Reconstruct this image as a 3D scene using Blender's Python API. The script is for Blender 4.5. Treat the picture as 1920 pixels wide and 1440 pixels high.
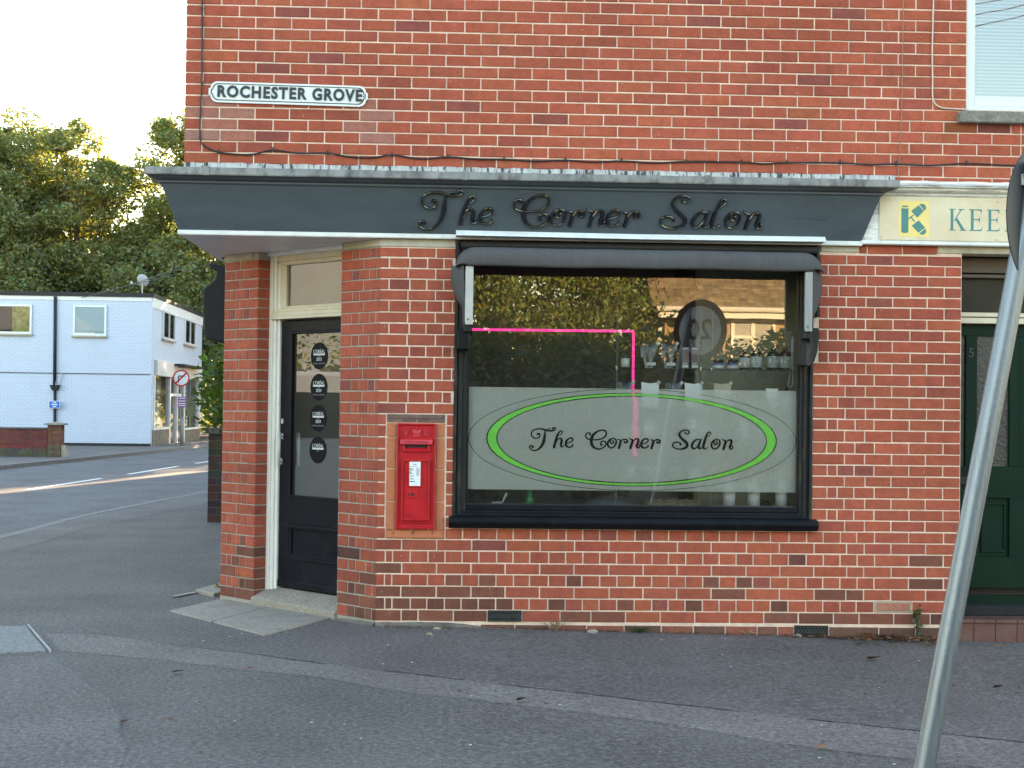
import bpy, bmesh, math, random
import numpy as np
from mathutils import Matrix, Vector, noise as mnoise
random.seed(7); RNG = np.random.default_rng(11)
SC = bpy.context.scene; COL = SC.collection
for o in list(bpy.data.objects): bpy.data.objects.remove(o)
# ---------------------------------------------------------------- camera, sky, sun, exposure
D_CAM, H_CAM = 9.64, 1.46
YAW, PITCH, ROLL = 0.03661371, 0.01693888, 0.0126173
_w = Vector((math.sin(YAW)*math.cos(PITCH), math.cos(YAW)*math.cos(PITCH), math.sin(PITCH)))
_r = Vector((math.cos(YAW), -math.sin(YAW), 0)); _u = _r.cross(_w)
_R = _r*math.cos(ROLL) + _u*math.sin(ROLL); _U = -_r*math.sin(ROLL) + _u*math.cos(ROLL)
cam = bpy.data.objects.new('camera', bpy.data.cameras.new('camera')); COL.objects.link(cam)
cam.matrix_world = Matrix(((_R.x,_U.x,-_w.x,0),(_R.y,_U.y,-_w.y,-D_CAM),(_R.z,_U.z,-_w.z,H_CAM),(0,0,0,1)))
cam.data.sensor_width = 36; cam.data.lens = 2700/1920*36; cam.data.clip_end = 2000
cam.data.clip_start = 0.05
SC.camera = cam
SUN_AZ, SUN_EL = math.radians(12), math.radians(12)
world = bpy.data.worlds.new('World'); SC.world = world; world.use_nodes = True
wn = world.node_tree.nodes; wl = world.node_tree.links
sky = wn.new('ShaderNodeTexSky'); sky.sky_type = 'NISHITA'; sky.sun_disc = False
sky.sun_elevation = SUN_EL; sky.sun_rotation = SUN_AZ; sky.air_density = 1.22; sky.dust_density = 0.3; sky.ozone_density = 0.6
bg = wn['Background']; bg.inputs['Strength'].default_value = 0.15
wl.new(sky.outputs['Color'], bg.inputs['Color'])
sl = bpy.data.lights.new('sun', 'SUN'); sl.energy = 5.0; sl.angle = math.radians(0.5); sl.color = (1.0, 0.72, 0.42)
sun = bpy.data.objects.new('sun', sl); COL.objects.link(sun)
_sd = Vector((math.sin(SUN_AZ)*math.cos(SUN_EL), math.cos(SUN_AZ)*math.cos(SUN_EL), math.sin(SUN_EL)))
sun.rotation_euler = _sd.to_track_quat('Z', 'Y').to_euler(); sun.location = (10, 30, 20)
vs = SC.view_settings; vs.view_transform = 'Standard'; vs.look = 'None'; vs.gamma = 1; vs.use_curve_mapping = False
vs.exposure = 2.62
SC.cycles.use_denoising = True; SC.cycles.use_adaptive_sampling = False; SC.cycles.max_bounces = 10; SC.cycles.transparent_max_bounces = 16; SC.cycles.sample_clamp_indirect = 8
# ---------------------------------------------------------------- materials
MATS = {}
def nt(name):
    m = bpy.data.materials.new(name); m.use_nodes = True
    n = m.node_tree.nodes; b = n['Principled BSDF']; MATS[name] = m
    return m, n, m.node_tree.links, b
def ramp(n, stops):
    r = n.new('ShaderNodeValToRGB'); e = r.color_ramp.elements
    e[0].position, e[0].color = stops[0][0], (*stops[0][1], 1); e[1].position, e[1].color = stops[1][0], (*stops[1][1], 1)
    for p, c in stops[2:]:
        k = e.new(p); k.color = (*c, 1)
    return r
def noise(n, l, pos, scale, detail=6, rough=.6, stretch=None):
    t = n.new('ShaderNodeTexNoise'); t.inputs['Scale'].default_value = scale; t.inputs['Detail'].default_value = detail; t.inputs['Roughness'].default_value = rough
    if stretch:
        mp = n.new('ShaderNodeMapping'); mp.inputs['Scale'].default_value = stretch; l.new(pos, mp.inputs['Vector']); l.new(mp.outputs[0], t.inputs['Vector'])
    else: l.new(pos, t.inputs['Vector'])
    return t
def mixc(n, l, fac, a, b, mode='MIX'):
    m = n.new('ShaderNodeMix'); m.data_type = 'RGBA'; m.blend_type = mode
    for s, v in ((m.inputs[0], fac), (m.inputs[6], a), (m.inputs[7], b)):
        if isinstance(v, (int, float)): s.default_value = v
        elif isinstance(v, tuple): s.default_value = (*v, 1)
        else: l.new(v, s)
    return m.outputs[2]
def surf(name, c, rough=.6, vary=.18, scale=6, grain=0, gscale=150, metal=0, spec=.4, dirt=None, dirt_amt=.35, dscale=3, stretch=None, coat=0, c2=None, dlo=.5, dhi=.72):
    """painted / mineral surface: base colour with patchy variation, optional second dirt colour and fine relief"""
    m, n, l, b = nt(name)
    g = n.new('ShaderNodeNewGeometry').outputs['Position']
    t = noise(n, l, g, scale, stretch=stretch)
    lo = tuple(max(0, x*(1-vary)) for x in c); hi = c2 or tuple(min(1, x*(1+vary)) for x in c)
    r = ramp(n, [(.3, lo), (.7, hi)]); l.new(t.outputs['Fac'], r.inputs[0]); col = r.outputs[0]
    if dirt:
        d = noise(n, l, g, dscale, 8, .7, stretch=stretch); dr = ramp(n, [(dlo, (0,0,0)), (dhi, (dirt_amt,)*3)]); l.new(d.outputs['Fac'], dr.inputs[0])
        col = mixc(n, l, dr.outputs[0], col, dirt)
    l.new(col, b.inputs['Base Color'])
    b.inputs['Metallic'].default_value = metal; b.inputs['Specular IOR Level'].default_value = spec
    rr = n.new('ShaderNodeMapRange'); rr.inputs['To Min'].default_value = max(0, rough-.12); rr.inputs['To Max'].default_value = min(1, rough+.12)
    l.new(t.outputs['Fac'], rr.inputs['Value']); l.new(rr.outputs[0], b.inputs['Roughness'])
    if coat: b.inputs['Coat Weight'].default_value = coat
    if grain:
        f = noise(n, l, g, gscale, 4, .6); bp = n.new('ShaderNodeBump'); bp.inputs['Strength'].default_value = grain; bp.inputs['Distance'].default_value = .01
        l.new(f.outputs['Fac'], bp.inputs['Height']); l.new(bp.outputs[0], b.inputs['Normal'])
    return m
def brick_mat(name, mottle=.5):
    m, n, l, b = nt(name)
    g = n.new('ShaderNodeNewGeometry').outputs['Position']
    a = n.new('ShaderNodeAttribute'); a.attribute_name = 'tone'
    t1 = noise(n, l, g, 12, 7, .72); r1 = ramp(n, [(.28, (.52,.49,.52)), (.5, (.98,.98,.98)), (.72, (1.42,1.40,1.36))]); l.new(t1.outputs['Fac'], r1.inputs[0])
    col = mixc(n, l, mottle, a.outputs['Color'], r1.outputs[0], 'MULTIPLY')
    t6 = noise(n, l, g, .8, 5, .6); r6 = ramp(n, [(.3, (.82,.80,.80)), (.7, (1.14,1.13,1.12))]); l.new(t6.outputs['Fac'], r6.inputs[0]); col = mixc(n, l, 1.0, col, r6.outputs[0], 'MULTIPLY')
    t2 = noise(n, l, g, 5.5, 3, .5, stretch=(2.2, 2.2, .5)); r2 = ramp(n, [(.61, (0,0,0)), (.72, (.36,.36,.36))]); l.new(t2.outputs['Fac'], r2.inputs[0])
    col = mixc(n, l, r2.outputs[0], col, (.15, .05, .048))
    t3 = noise(n, l, g, 60, 4, .7); r3 = ramp(n, [(.3, (.8,.8,.8)), (.72, (1.15,1.15,1.15))]); l.new(t3.outputs['Fac'], r3.inputs[0])
    col = mixc(n, l, .8, col, r3.outputs[0], 'MULTIPLY')
    v = n.new('ShaderNodeTexVoronoi'); v.inputs['Scale'].default_value = 11; l.new(g, v.inputs['Vector'])
    r4 = ramp(n, [(.025, (.8,.8,.8)), (.05, (0,0,0))]); l.new(v.outputs['Distance'], r4.inputs[0])
    col = mixc(n, l, r4.outputs[0], col, (.55, .42, .36))
    l.new(col, b.inputs['Base Color']); b.inputs['Roughness'].default_value = .82; b.inputs['Specular IOR Level'].default_value = .25
    bp = n.new('ShaderNodeBump'); bp.inputs['Strength'].default_value = .5; bp.inputs['Distance'].default_value = .004
    t5 = noise(n, l, g, 120, 5, .7); l.new(t5.outputs['Fac'], bp.inputs['Height']); l.new(bp.outputs[0], b.inputs['Normal'])
    return m
def brick_plain():
    m, n, l, b = nt('clay_tile'); a = n.new('ShaderNodeAttribute'); a.attribute_name = 'tone'; g = n.new('ShaderNodeNewGeometry').outputs['Position']
    t = noise(n, l, g, 7, 7, .8); r = ramp(n, [(.35,(.55,.55,.55)),(.62,(1.2,1.2,1.2)),(.72,(2.0,1.9,1.7))]); l.new(t.outputs['Fac'], r.inputs[0]); l.new(mixc(n, l, 1.0, a.outputs['Color'], r.outputs[0], 'MULTIPLY'), b.inputs['Base Color']); b.inputs['Roughness'].default_value = .9; return m
def asphalt_mat(name, base, speck=.30, worn=.3):
    m, n, l, b = nt(name)
    g = n.new('ShaderNodeNewGeometry').outputs['Position']
    big = noise(n, l, g, .9, 5, .6); rb = ramp(n, [(.3, tuple(x*.80 for x in base)), (.7, tuple(x*1.18 for x in base))]); l.new(big.outputs['Fac'], rb.inputs[0])
    f = noise(n, l, g, 36, 6, .95); rf = ramp(n, [(.34, (.22,.22,.23)), (.5, (.92,.92,.92)), (.66, (2.3,2.3,2.3))]); l.new(f.outputs['Fac'], rf.inputs[0])
    col = mixc(n, l, .85, rb.outputs[0], rf.outputs[0], 'MULTIPLY')
    v = n.new('ShaderNodeTexVoronoi'); v.inputs['Scale'].default_value = 46; l.new(g, v.inputs['Vector'])
    rs = ramp(n, [(.10, (speck,)*3), (.2, (0,0,0))]); l.new(v.outputs['Distance'], rs.inputs[0])
    col = mixc(n, l, rs.outputs[0], col, (.42,.42,.43))
    st = noise(n, l, g, 3.1, 7, .75); rst = ramp(n, [(.56, (0,0,0)), (.75, (worn,)*3)]); l.new(st.outputs['Fac'], rst.inputs[0])
    col = mixc(n, l, rst.outputs[0], col, tuple(x*.45 for x in base))
    l.new(col, b.inputs['Base Color']); b.inputs['Roughness'].default_value = .9; b.inputs['Specular IOR Level'].default_value = .15
    bp = n.new('ShaderNodeBump'); bp.inputs['Strength'].default_value = .7; bp.inputs['Distance'].default_value = .006
    l.new(f.outputs['Fac'], bp.inputs['Height']); l.new(bp.outputs[0], b.inputs['Normal'])
    return m
def leaf_mat(name, c, trans=.5, yellow=(1.75, 1.6, .5)):
    m, n, l, b = nt(name); out = n['Material Output']
    a = n.new('ShaderNodeAttribute'); a.attribute_name = 'tone'
    col = mixc(n, l, 1.0, a.outputs['Color'], c, 'MULTIPLY')
    d = n.new('ShaderNodeBsdfDiffuse'); l.new(col, d.inputs[0])
    t = n.new('ShaderNodeBsdfTranslucent'); ct = mixc(n, l, 1.0, col, yellow, 'MULTIPLY'); l.new(ct, t.inputs[0])
    g = n.new('ShaderNodeBsdfGlossy'); g.inputs['Roughness'].default_value = .35; g.inputs[0].default_value = (.9,.95,1,1)
    m1 = n.new('ShaderNodeMixShader'); m1.inputs[0].default_value = trans; l.new(d.outputs[0], m1.inputs[1]); l.new(t.outputs[0], m1.inputs[2])
    m2 = n.new('ShaderNodeMixShader'); m2.inputs[0].default_value = .025; l.new(m1.outputs[0], m2.inputs[1]); l.new(g.outputs[0], m2.inputs[2])
    l.new(m2.outputs[0], out.inputs['Surface']); n.remove(b)
    return m
def glass_mat(name, refl=.12, tint=(.93,.96,.95), rough=0.0, ripple=0, dust=0):
    m, n, l, b = nt(name); out = n['Material Output']; n.remove(b)
    t = n.new('ShaderNodeBsdfTransparent'); t.inputs[0].default_value = (*tint, 1)
    g = n.new('ShaderNodeBsdfGlossy'); g.inputs['Roughness'].default_value = rough
    f = n.new('ShaderNodeFresnel'); f.inputs['IOR'].default_value = 1.5
    ad = n.new('ShaderNodeMath'); ad.operation = 'ADD'; ad.use_clamp = True; ad.inputs[1].default_value = refl - .04; l.new(f.outputs[0], ad.inputs[0])
    if ripple:
        p = n.new('ShaderNodeNewGeometry').outputs['Position']; w = noise(n, l, p, 1.6, 2, .4)
        bp = n.new('ShaderNodeBump'); bp.inputs['Strength'].default_value = ripple; bp.inputs['Distance'].default_value = .004
        l.new(w.outputs['Fac'], bp.inputs['Height']); l.new(bp.outputs[0], g.inputs['Normal'])
    mx = n.new('ShaderNodeMixShader'); l.new(ad.outputs[0], mx.inputs[0]); l.new(t.outputs[0], mx.inputs[1]); l.new(g.outputs[0], mx.inputs[2])
    last = mx
    if dust:                                                        # thin film of street dust on the pane
        p = n.new('ShaderNodeNewGeometry').outputs['Position']; w = noise(n, l, p, 2.2, 6, .65); mr = n.new('ShaderNodeMapRange'); mr.inputs['To Min'].default_value = dust*.6; mr.inputs['To Max'].default_value = dust*1.4; l.new(w.outputs['Fac'], mr.inputs['Value'])
        df = n.new('ShaderNodeBsdfDiffuse'); df.inputs[0].default_value = (.62,.54,.46,1); last = n.new('ShaderNodeMixShader'); l.new(mr.outputs[0], last.inputs[0]); l.new(mx.outputs[0], last.inputs[1]); l.new(df.outputs[0], last.inputs[2])
    l.new(last.outputs[0], out.inputs['Surface'])
    return m
def emit_mat(name, c, s):
    m, n, l, b = nt(name); b.inputs['Base Color'].default_value = (*c, 1); b.inputs['Emission Color'].default_value = (*c, 1); b.inputs['Emission Strength'].default_value = s
    return m
BRICK = brick_mat('brick'); OLDBRICK = brick_mat('old_brick', .7)
MORTAR = surf('mortar', (.76,.55,.44), .9, .16, 14, .6, 160, dirt=(.33,.29,.25), dirt_amt=.45, dscale=2.2)
MORTAR_GREY = surf('grey_mortar', (.36,.31,.26), .9, .2, 14, .6, 160)
DARKMORTAR = surf('dark_mortar', (.10,.09,.085), .9, .2, 14, .5, 120)
ASPH = asphalt_mat('asphalt', (.155,.132,.121)); ASPH2 = asphalt_mat('asphalt_trench', (.200,.168,.152), .42, .35)
ASPH3 = asphalt_mat('asphalt_old', (.172,.148,.136), .38, .3); ROADM = asphalt_mat('road_asphalt', (.160,.146,.142), .12, .15)
TAR = surf('tar', (.028,.028,.03), .6, .3, 9, .4)
CONC = surf('concrete', (.30,.255,.205), .9, .30, 50, .5, 70, dirt=(.15,.135,.11), dirt_amt=.6, dscale=5)
CONC_L = surf('light_concrete', (.235,.225,.215), .9, .45, 55, .9, 70, dirt=(.10,.10,.10), dscale=25)
KERBM = surf('kerb', (.20,.19,.175), .85, .2, 6, .5, 90, dirt=(.16,.15,.14))
LINEM = surf('road_paint', (.75,.75,.72), .7, .12, 9, .3, dirt=(.25,.25,.25), dirt_amt=.5, dscale=12)
FASC = surf('fascia_paint', (.064,.079,.094), .42, .10, 3.5, .25, 60, dirt=(.03,.035,.04), dirt_amt=.25, dscale=2, stretch=(1,1,3))
LEAD = surf('lead', (.25,.245,.24), .6, .25, 7, .4, 60, metal=.2, dirt=(.075,.07,.066), dirt_amt=.8, dscale=11, stretch=(1,1,.5), dlo=.46, dhi=.66)
LEADF = surf('lead_flashing', (.46,.46,.46), .65, .25, 9, .4, 60, dirt=(.045,.045,.047), dirt_amt=1.0, dscale=11, stretch=(2.6,1,.5), dlo=.50, dhi=.57)
WHITE = surf('white_paint', (.74,.74,.73), .5, .08, 6, .15, 60, dirt=(.45,.42,.37), dirt_amt=.5, dscale=7)
WPEEL = surf('peeling_white_paint', (.72,.71,.68), .6, .12, 7, .5, 40, dirt=(.30,.25,.20), dirt_amt=.9, dscale=13, stretch=(.6,1,2.5))
CREAM = surf('cream_paint', (.62,.54,.41), .5, .10, 6, .2, 60, dirt=(.36,.32,.24), dirt_amt=.6, dscale=6)
JAMB = surf('jamb_paint', (.70,.66,.61), .5, .08, 6, .25, 60, dirt=(.42,.36,.30), dirt_amt=.3, dscale=8, stretch=(2,2,.7))
SOFF = surf('soffit_paint', (.76,.74,.74), .45, .1, 3, .15, 60, dirt=(.32,.29,.28), dirt_amt=.5, dscale=3)
STONE = surf('sandstone', (.42,.37,.28), .9, .2, 6, .6, 90, dirt=(.24,.20,.15), dirt_amt=.6, dscale=5)
STONEP = surf('painted_stone', (.44,.40,.34), .8, .12, 5, .4, 80, dirt=(.62,.58,.5), dirt_amt=.6, dscale=14)
SILLST = surf('lichen_stone', (.20,.19,.165), .95, .35, 16, 1, 70, dirt=(.40,.39,.33), dirt_amt=.7, dscale=30)
BLACK = surf('black_gloss_paint', (.008,.009,.012), .36, .2, 6, .12, 50, dirt=(.02,.02,.023), dirt_amt=.5, dscale=9, spec=.16)
BLACKW = surf('worn_black_paint', (.012,.012,.013), .5, .3, 8, .3, 50, spec=.25, dirt=(.12,.085,.06), dirt_amt=.75, dscale=7, stretch=(3,3,.5))
LETTER = surf('black_letter', (.004,.004,.006), .15, .2, 9, 0, spec=.7, coat=1)
VINYL = surf('black_vinyl', (.006,.006,.007), .5, .1, 9, spec=.1)
GREENV = surf('green_vinyl', (.30,.86,.13), .45, .05, 5)
FABRIC = surf('grey_awning_fabric', (.085,.082,.086), .85, .12, 4, .4, 220, dirt=(.045,.045,.048), dirt_amt=.5, dscale=2.5, stretch=(4,4,.6))
NAVY = surf('dark_awning_fabric', (.010,.010,.013), .7, .12, 6, .3, 220)
ALU = surf('painted_aluminium', (.44,.42,.40), .45, .08, 12, .1, 60, dirt=(.33,.32,.31), dirt_amt=.5, dscale=16)
GALV = surf('galvanised_steel', (.235,.255,.285), .40, .22, 5, .12, 70, metal=.7, dirt=(.11,.125,.135), dirt_amt=.6, dscale=5, stretch=(9,9,.5))
SIGNBACK = surf('sign_back', (.018,.020,.025), .5, .15, 5, .1, 60)
REDPALE = surf('pale_post_box_red', (.52,.055,.075), .5, .15, 12, .2, 45, spec=.25)  # paler red used on the slot hood, cipher and crown
RED = surf('post_box_red', (.46,.010,.016), .38, .12, 9, .2, 45, spec=.3, dirt=(.22,.01,.015), dirt_amt=.5, dscale=7)
PAPER = surf('paper', (.74,.76,.78), .6, .03, 9)
INK = surf('ink', (.06,.07,.10), .7, .1, 9)
TERRA = surf('terracotta', (.50,.165,.075), .8, .2, 9, .5, 90, dirt=(.20,.11,.08), dirt_amt=.6, dscale=9)
TERRAD = surf('sooty_terracotta', (.16,.095,.085), .85, .25, 12, .6, 80, dirt=(.34,.26,.22), dirt_amt=.5, dscale=9)
SIGNW = surf('sign_white', (.72,.735,.74), .45, .04, 6, .1, 40, dirt=(.5,.47,.42), dirt_amt=.4, dscale=9)
SIGNK = surf('sign_black', (.022,.026,.034), .45, .15, 9)
YCREAM = surf('faded_cream_board', (.64,.51,.34), .45, .06, 3, 0, dirt=(.52,.38,.20), dirt_amt=.45, dscale=4, c2=(.70,.63,.47))
YELLOW = surf('faded_yellow', (.80,.62,.22), .5, .06, 5)
TEAL = surf('teal_print', (.055,.20,.20), .45, .08, 5)
GREEN = surf('dark_green_paint', (.007,.022,.014), .45, .15, 4, .15, 50, spec=.08, dirt=(.009,.024,.016), dirt_amt=.4, dscale=4)
OBSC = surf('obscured_glass', (.030,.028,.030), .28, .3, 14, .5, 45)
TILEQ = surf('quarry_tile', (.13,.055,.045), .7, .25, 6, .3, 60, dirt=(.10,.09,.085), dirt_amt=.6, dscale=6)
MAT_B = surf('door_mat', (.02,.02,.022), .95, .3, 40, .8, 120)
IRON = surf('black_iron', (.022,.022,.023), .7, .3, 20, .4, 80)
CABLE = surf('black_cable', (.02,.02,.022), .5, .1, 9); CABLEW = surf('cream_cable', (.62,.50,.42), .6, .1, 9); CABLEP = surf('brown_cable', (.36,.19,.15), .6, .1, 9)
GLASS = glass_mat('window_glass', .17, (.97,.98,.975), ripple=.05, dust=.012); GLASSD = glass_mat('door_glass', .20, dust=.03); GLASSF = glass_mat('far_glass', .14); GLASSU = glass_mat('upstairs_glass', .20, ripple=.15)
SHELFG = glass_mat('shelf_glass', .10, (.80,.88,.84)); POUCHG = glass_mat('clear_pouch', .05, (.80,.82,.82), .12)
PINK = emit_mat('pink_neon', (1.0, .03, .33), .24)
UPVC = surf('upvc', (.66,.68,.70), .35, .03, 5); BLIND = surf('window_blind', (.30,.36,.43), .7, .04, 5)
WALLW = None
WOODBARK = surf('bark', (.075,.055,.04), .9, .3, 12, .8, 40)
LEAF1 = leaf_mat('oak_leaf', (.150,.172,.082)); LEAF2 = leaf_mat('sycamore_leaf', (.172,.195,.088)); LEAF3 = leaf_mat('conifer_leaf', (.17,.20,.05), .25)
LAUREL = leaf_mat('laurel_leaf', (.066,.105,.027), .35); WEEDM = leaf_mat('weed_leaf', (.07,.10,.04), .3); DRYM = leaf_mat('dry_leaf', (.16,.075,.04), .2, (1.1,.9,.6)); STRAW = leaf_mat('dry_grass', (.34,.26,.17), .2, (1,.9,.7))
# ---------------------------------------------------------------- mesh helpers
def link(o, parent=None):
    COL.objects.link(o)
    if parent: o.parent = parent
    return o
def tag(o, label=None, cat=None, group=None, kind=None):
    if label: o['label'] = label
    if cat: o['category'] = cat
    if group: o['group'] = group
    if kind: o['kind'] = kind
    return o
def thing(name, label, cat, loc=(0,0,0), group=None):
    """an Empty at the thing's base; children are given in world coordinates and keep them"""
    o = bpy.data.objects.new(name, None); COL.objects.link(o); o.location = loc; o.empty_display_size = .2
    return tag(o, label, cat, group)
class MB:
    def __init__(s, M=None): s.v = []; s.f = []; s.c = []; s.mi = []; s.M = M; s.cur = 0; s.tone = None
    def add(s, vs, fs, M=None):
        k = len(s.v)
        for p in vs:
            p = Vector(p)
            if M: p = M @ p
            if s.M: p = s.M @ p
            s.v.append(p)
            if s.tone: s.c.append(s.tone)
        for f in fs: s.f.append([i+k for i in f]); s.mi.append(s.cur)
        return s
    def box(s, x0, x1, y0, y1, z0, z1, M=None):
        return s.add([(x0,y0,z0),(x1,y0,z0),(x1,y1,z0),(x0,y1,z0),(x0,y0,z1),(x1,y0,z1),(x1,y1,z1),(x0,y1,z1)],
                     [(0,3,2,1),(4,5,6,7),(0,1,5,4),(1,2,6,5),(2,3,7,6),(3,0,4,7)], M)
    def quad(s, a, b, c, d, M=None): return s.add([a,b,c,d], [(0,1,2,3)], M)
    def prism(s, poly, z0, z1, M=None):
        n = len(poly)
        return s.add([(x,y,z0) for x,y in poly]+[(x,y,z1) for x,y in poly], [tuple(range(n))[::-1], tuple(range(n,2*n))]+[(i,(i+1)%n,n+(i+1)%n,n+i) for i in range(n)], M)
    def wallpoly(s, poly, y0, y1, M=None):
        """polygon in (x,z) extruded from y0 (front) to y1"""
        n = len(poly)
        return s.add([(x,y0,z) for x,z in poly]+[(x,y1,z) for x,z in poly], [tuple(range(n)), tuple(range(n,2*n))[::-1]]+[(i,n+i,n+(i+1)%n,(i+1)%n) for i in range(n)], M)
    def sweep(s, prof, path, closed_prof=True, M=None):
        """prof: list of (y,z); swept along x positions given in path as [(x, dy, dz)]"""
        n = len(prof); k = len(path)
        vs = [(x, y+dy, z+dz) for x, dy, dz in path for y, z in prof]
        fs = []
        for j in range(k-1):
            for i in range(n if closed_prof else n-1):
                a, b = j*n+i, j*n+(i+1) % n; fs.append((a, b, b+n, a+n))
        if closed_prof: fs += [tuple(range(n))[::-1], tuple((k-1)*n+i for i in range(n))]
        return s.add(vs, fs, M)
    def tube(s, pts, r, n=6, cap=True, M=None):
        pts = [Vector(p) for p in pts]; rs = r if hasattr(r, '__len__') else [r]*len(pts)
        rings = []; ref = None
        for i, p in enumerate(pts):
            t = (pts[min(i+1,len(pts)-1)] - pts[max(i-1,0)]).normalized()
            if ref is None: ref = t.orthogonal().normalized()
            ref = (ref - t*ref.dot(t)).normalized(); b = t.cross(ref)
            rings.append([p + (ref*math.cos(2*math.pi*k/n) + b*math.sin(2*math.pi*k/n))*rs[i] for k in range(n)])
        vs = [q for R in rings for q in R]; fs = []
        for j in range(len(pts)-1):
            for k in range(n): a, b2 = j*n+k, j*n+(k+1) % n; fs.append((a, b2, b2+n, a+n))
        if cap: fs += [tuple(range(n))[::-1], tuple((len(pts)-1)*n+k for k in range(n))]
        return s.add(vs, fs, M)
    def lathe(s, prof, c=(0,0,0), n=16, M=None):
        vs = [(c[0]+r*math.cos(2*math.pi*k/n), c[1]+r*math.sin(2*math.pi*k/n), c[2]+z) for r, z in prof for k in range(n)]
        fs = []
        for j in range(len(prof)-1):
            for k in range(n): a, b = j*n+k, j*n+(k+1) % n; fs.append((a, b, b+n, a+n))
        fs += [tuple(range(n))[::-1], tuple((len(prof)-1)*n+k for k in range(n))]
        return s.add(vs, fs, M)
    def disc(s, cx, cz, y, rx, rz, n=48, y1=None, M=None):
        p = [(cx+rx*math.cos(2*math.pi*k/n), cz+rz*math.sin(2*math.pi*k/n)) for k in range(n)]
        if y1 is None: return s.add([(x,y,z) for x,z in p], [tuple(range(n))], M)
        return s.wallpoly(p, y, y1, M)
    def ring(s, co, ci, y, n=128, M=None):
        """flat elliptical ring in the xz plane; co, ci = (cx, cz, rx, rz)"""
        vs = []
        for k in range(n):
            a = 2*math.pi*k/n
            for c in (co, ci): vs.append((c[0]+c[2]*math.cos(a), y, c[1]+c[3]*math.sin(a)))
        return s.add(vs, [(2*k, 2*((k+1) % n), 2*((k+1) % n)+1, 2*k+1) for k in range(n)], M)
    def build(s, name, m, parent=None, bevel=0, smooth=False, kind=None, auto=False):
        me = bpy.data.meshes.new(name); me.from_pydata([tuple(p) for p in s.v], [], s.f)
        for mm in (m if isinstance(m, list) else [m]): me.materials.append(mm)
        if isinstance(m, list): me.polygons.foreach_set('material_index', s.mi)
        if s.c:
            a = me.color_attributes.new('tone', 'FLOAT_COLOR', 'POINT'); a.data.foreach_set('color', np.array([(*c, 1) for c in s.c], dtype=np.float32).ravel())
        if smooth: me.polygons.foreach_set('use_smooth', [True]*len(me.polygons))
        me.update()
        o = bpy.data.objects.new(name, me); COL.objects.link(o)
        if bevel:
            b = o.modifiers.new('edge', 'BEVEL'); b.width = bevel; b.segments = 2; b.limit_method = 'ANGLE'; b.angle_limit = math.radians(40)
        if parent:
            o.parent = parent; r = root_loc(parent); o.matrix_parent_inverse = Matrix.Translation(-r)
        if kind: o['kind'] = kind
        return o
def root_loc(o): return o.location.copy() if (o.type == 'EMPTY' and not o.parent) else Vector((0,0,0))
def fast_mesh(name, V, F, m, parent=None, tone=None, kind=None):
    k = F.shape[1]; me = bpy.data.meshes.new(name); me.vertices.add(len(V)); me.vertices.foreach_set('co', V.astype(np.float32).ravel())
    me.loops.add(F.size); me.loops.foreach_set('vertex_index', F.astype(np.int32).ravel())
    me.polygons.add(len(F)); me.polygons.foreach_set('loop_start', np.arange(0, F.size, k, dtype=np.int32)); me.polygons.foreach_set('loop_total', np.full(len(F), k, dtype=np.int32))
    me.update(calc_edges=True); me.materials.append(m)
    if tone is not None:
        a = me.color_attributes.new('tone', 'FLOAT_COLOR', 'POINT'); a.data.foreach_set('color', np.concatenate([tone, np.ones((len(tone),1))], 1).astype(np.float32).ravel())
    o = bpy.data.objects.new(name, me); COL.objects.link(o)
    if parent: o.parent = parent; o.matrix_parent_inverse = Matrix.Translation(-root_loc(parent))
    if kind: o['kind'] = kind
    return o
def struct(o): o['kind'] = 'structure'; return o
TXT = Matrix(((1,0,0,0),(0,0,-1,0),(0,1,0,0),(0,0,0,1)))        # text plane (x, y) -> wall (x, z), thickness towards the viewer
def text_obj(name, s, m, x, z, y, height, parent, M=None, bold=0, depth=.0, sx=1.0, spacing=1.0, align='CENTER'):
    cu = bpy.data.curves.new(name, 'FONT'); cu.body = s; cu.size = 1; cu.offset = bold; cu.extrude = depth/(height*1.37) if depth else 0
    cu.align_x = align; cu.align_y = 'CENTER'; cu.space_character = spacing; cu.resolution_u = 3
    tmp = bpy.data.objects.new('tmp', cu); me = bpy.data.meshes.new_from_object(tmp)
    bpy.data.objects.remove(tmp); bpy.data.curves.remove(cu)
    k = height*1.37
    T = Matrix.Translation((x, y, z)) @ Matrix.Diagonal((k*sx, k, k, 1)) @ TXT
    if M: T = M @ T
    me.transform(T); me.materials.clear(); me.materials.append(m); me.name = name
    o = bpy.data.objects.new(name, me); COL.objects.link(o)
    if parent: o.parent = parent; o.matrix_parent_inverse = Matrix.Translation(-root_loc(parent))
    return o
A0 = Vector((-.538, 0, 0))
SPL = Matrix.Translation(A0) @ Matrix.Rotation(math.radians(-45), 4, 'Z')     # local x right along the splayed corner, y into the building
def gz(x): return -.0195*max(0, min(x, 12)+.2)
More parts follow.
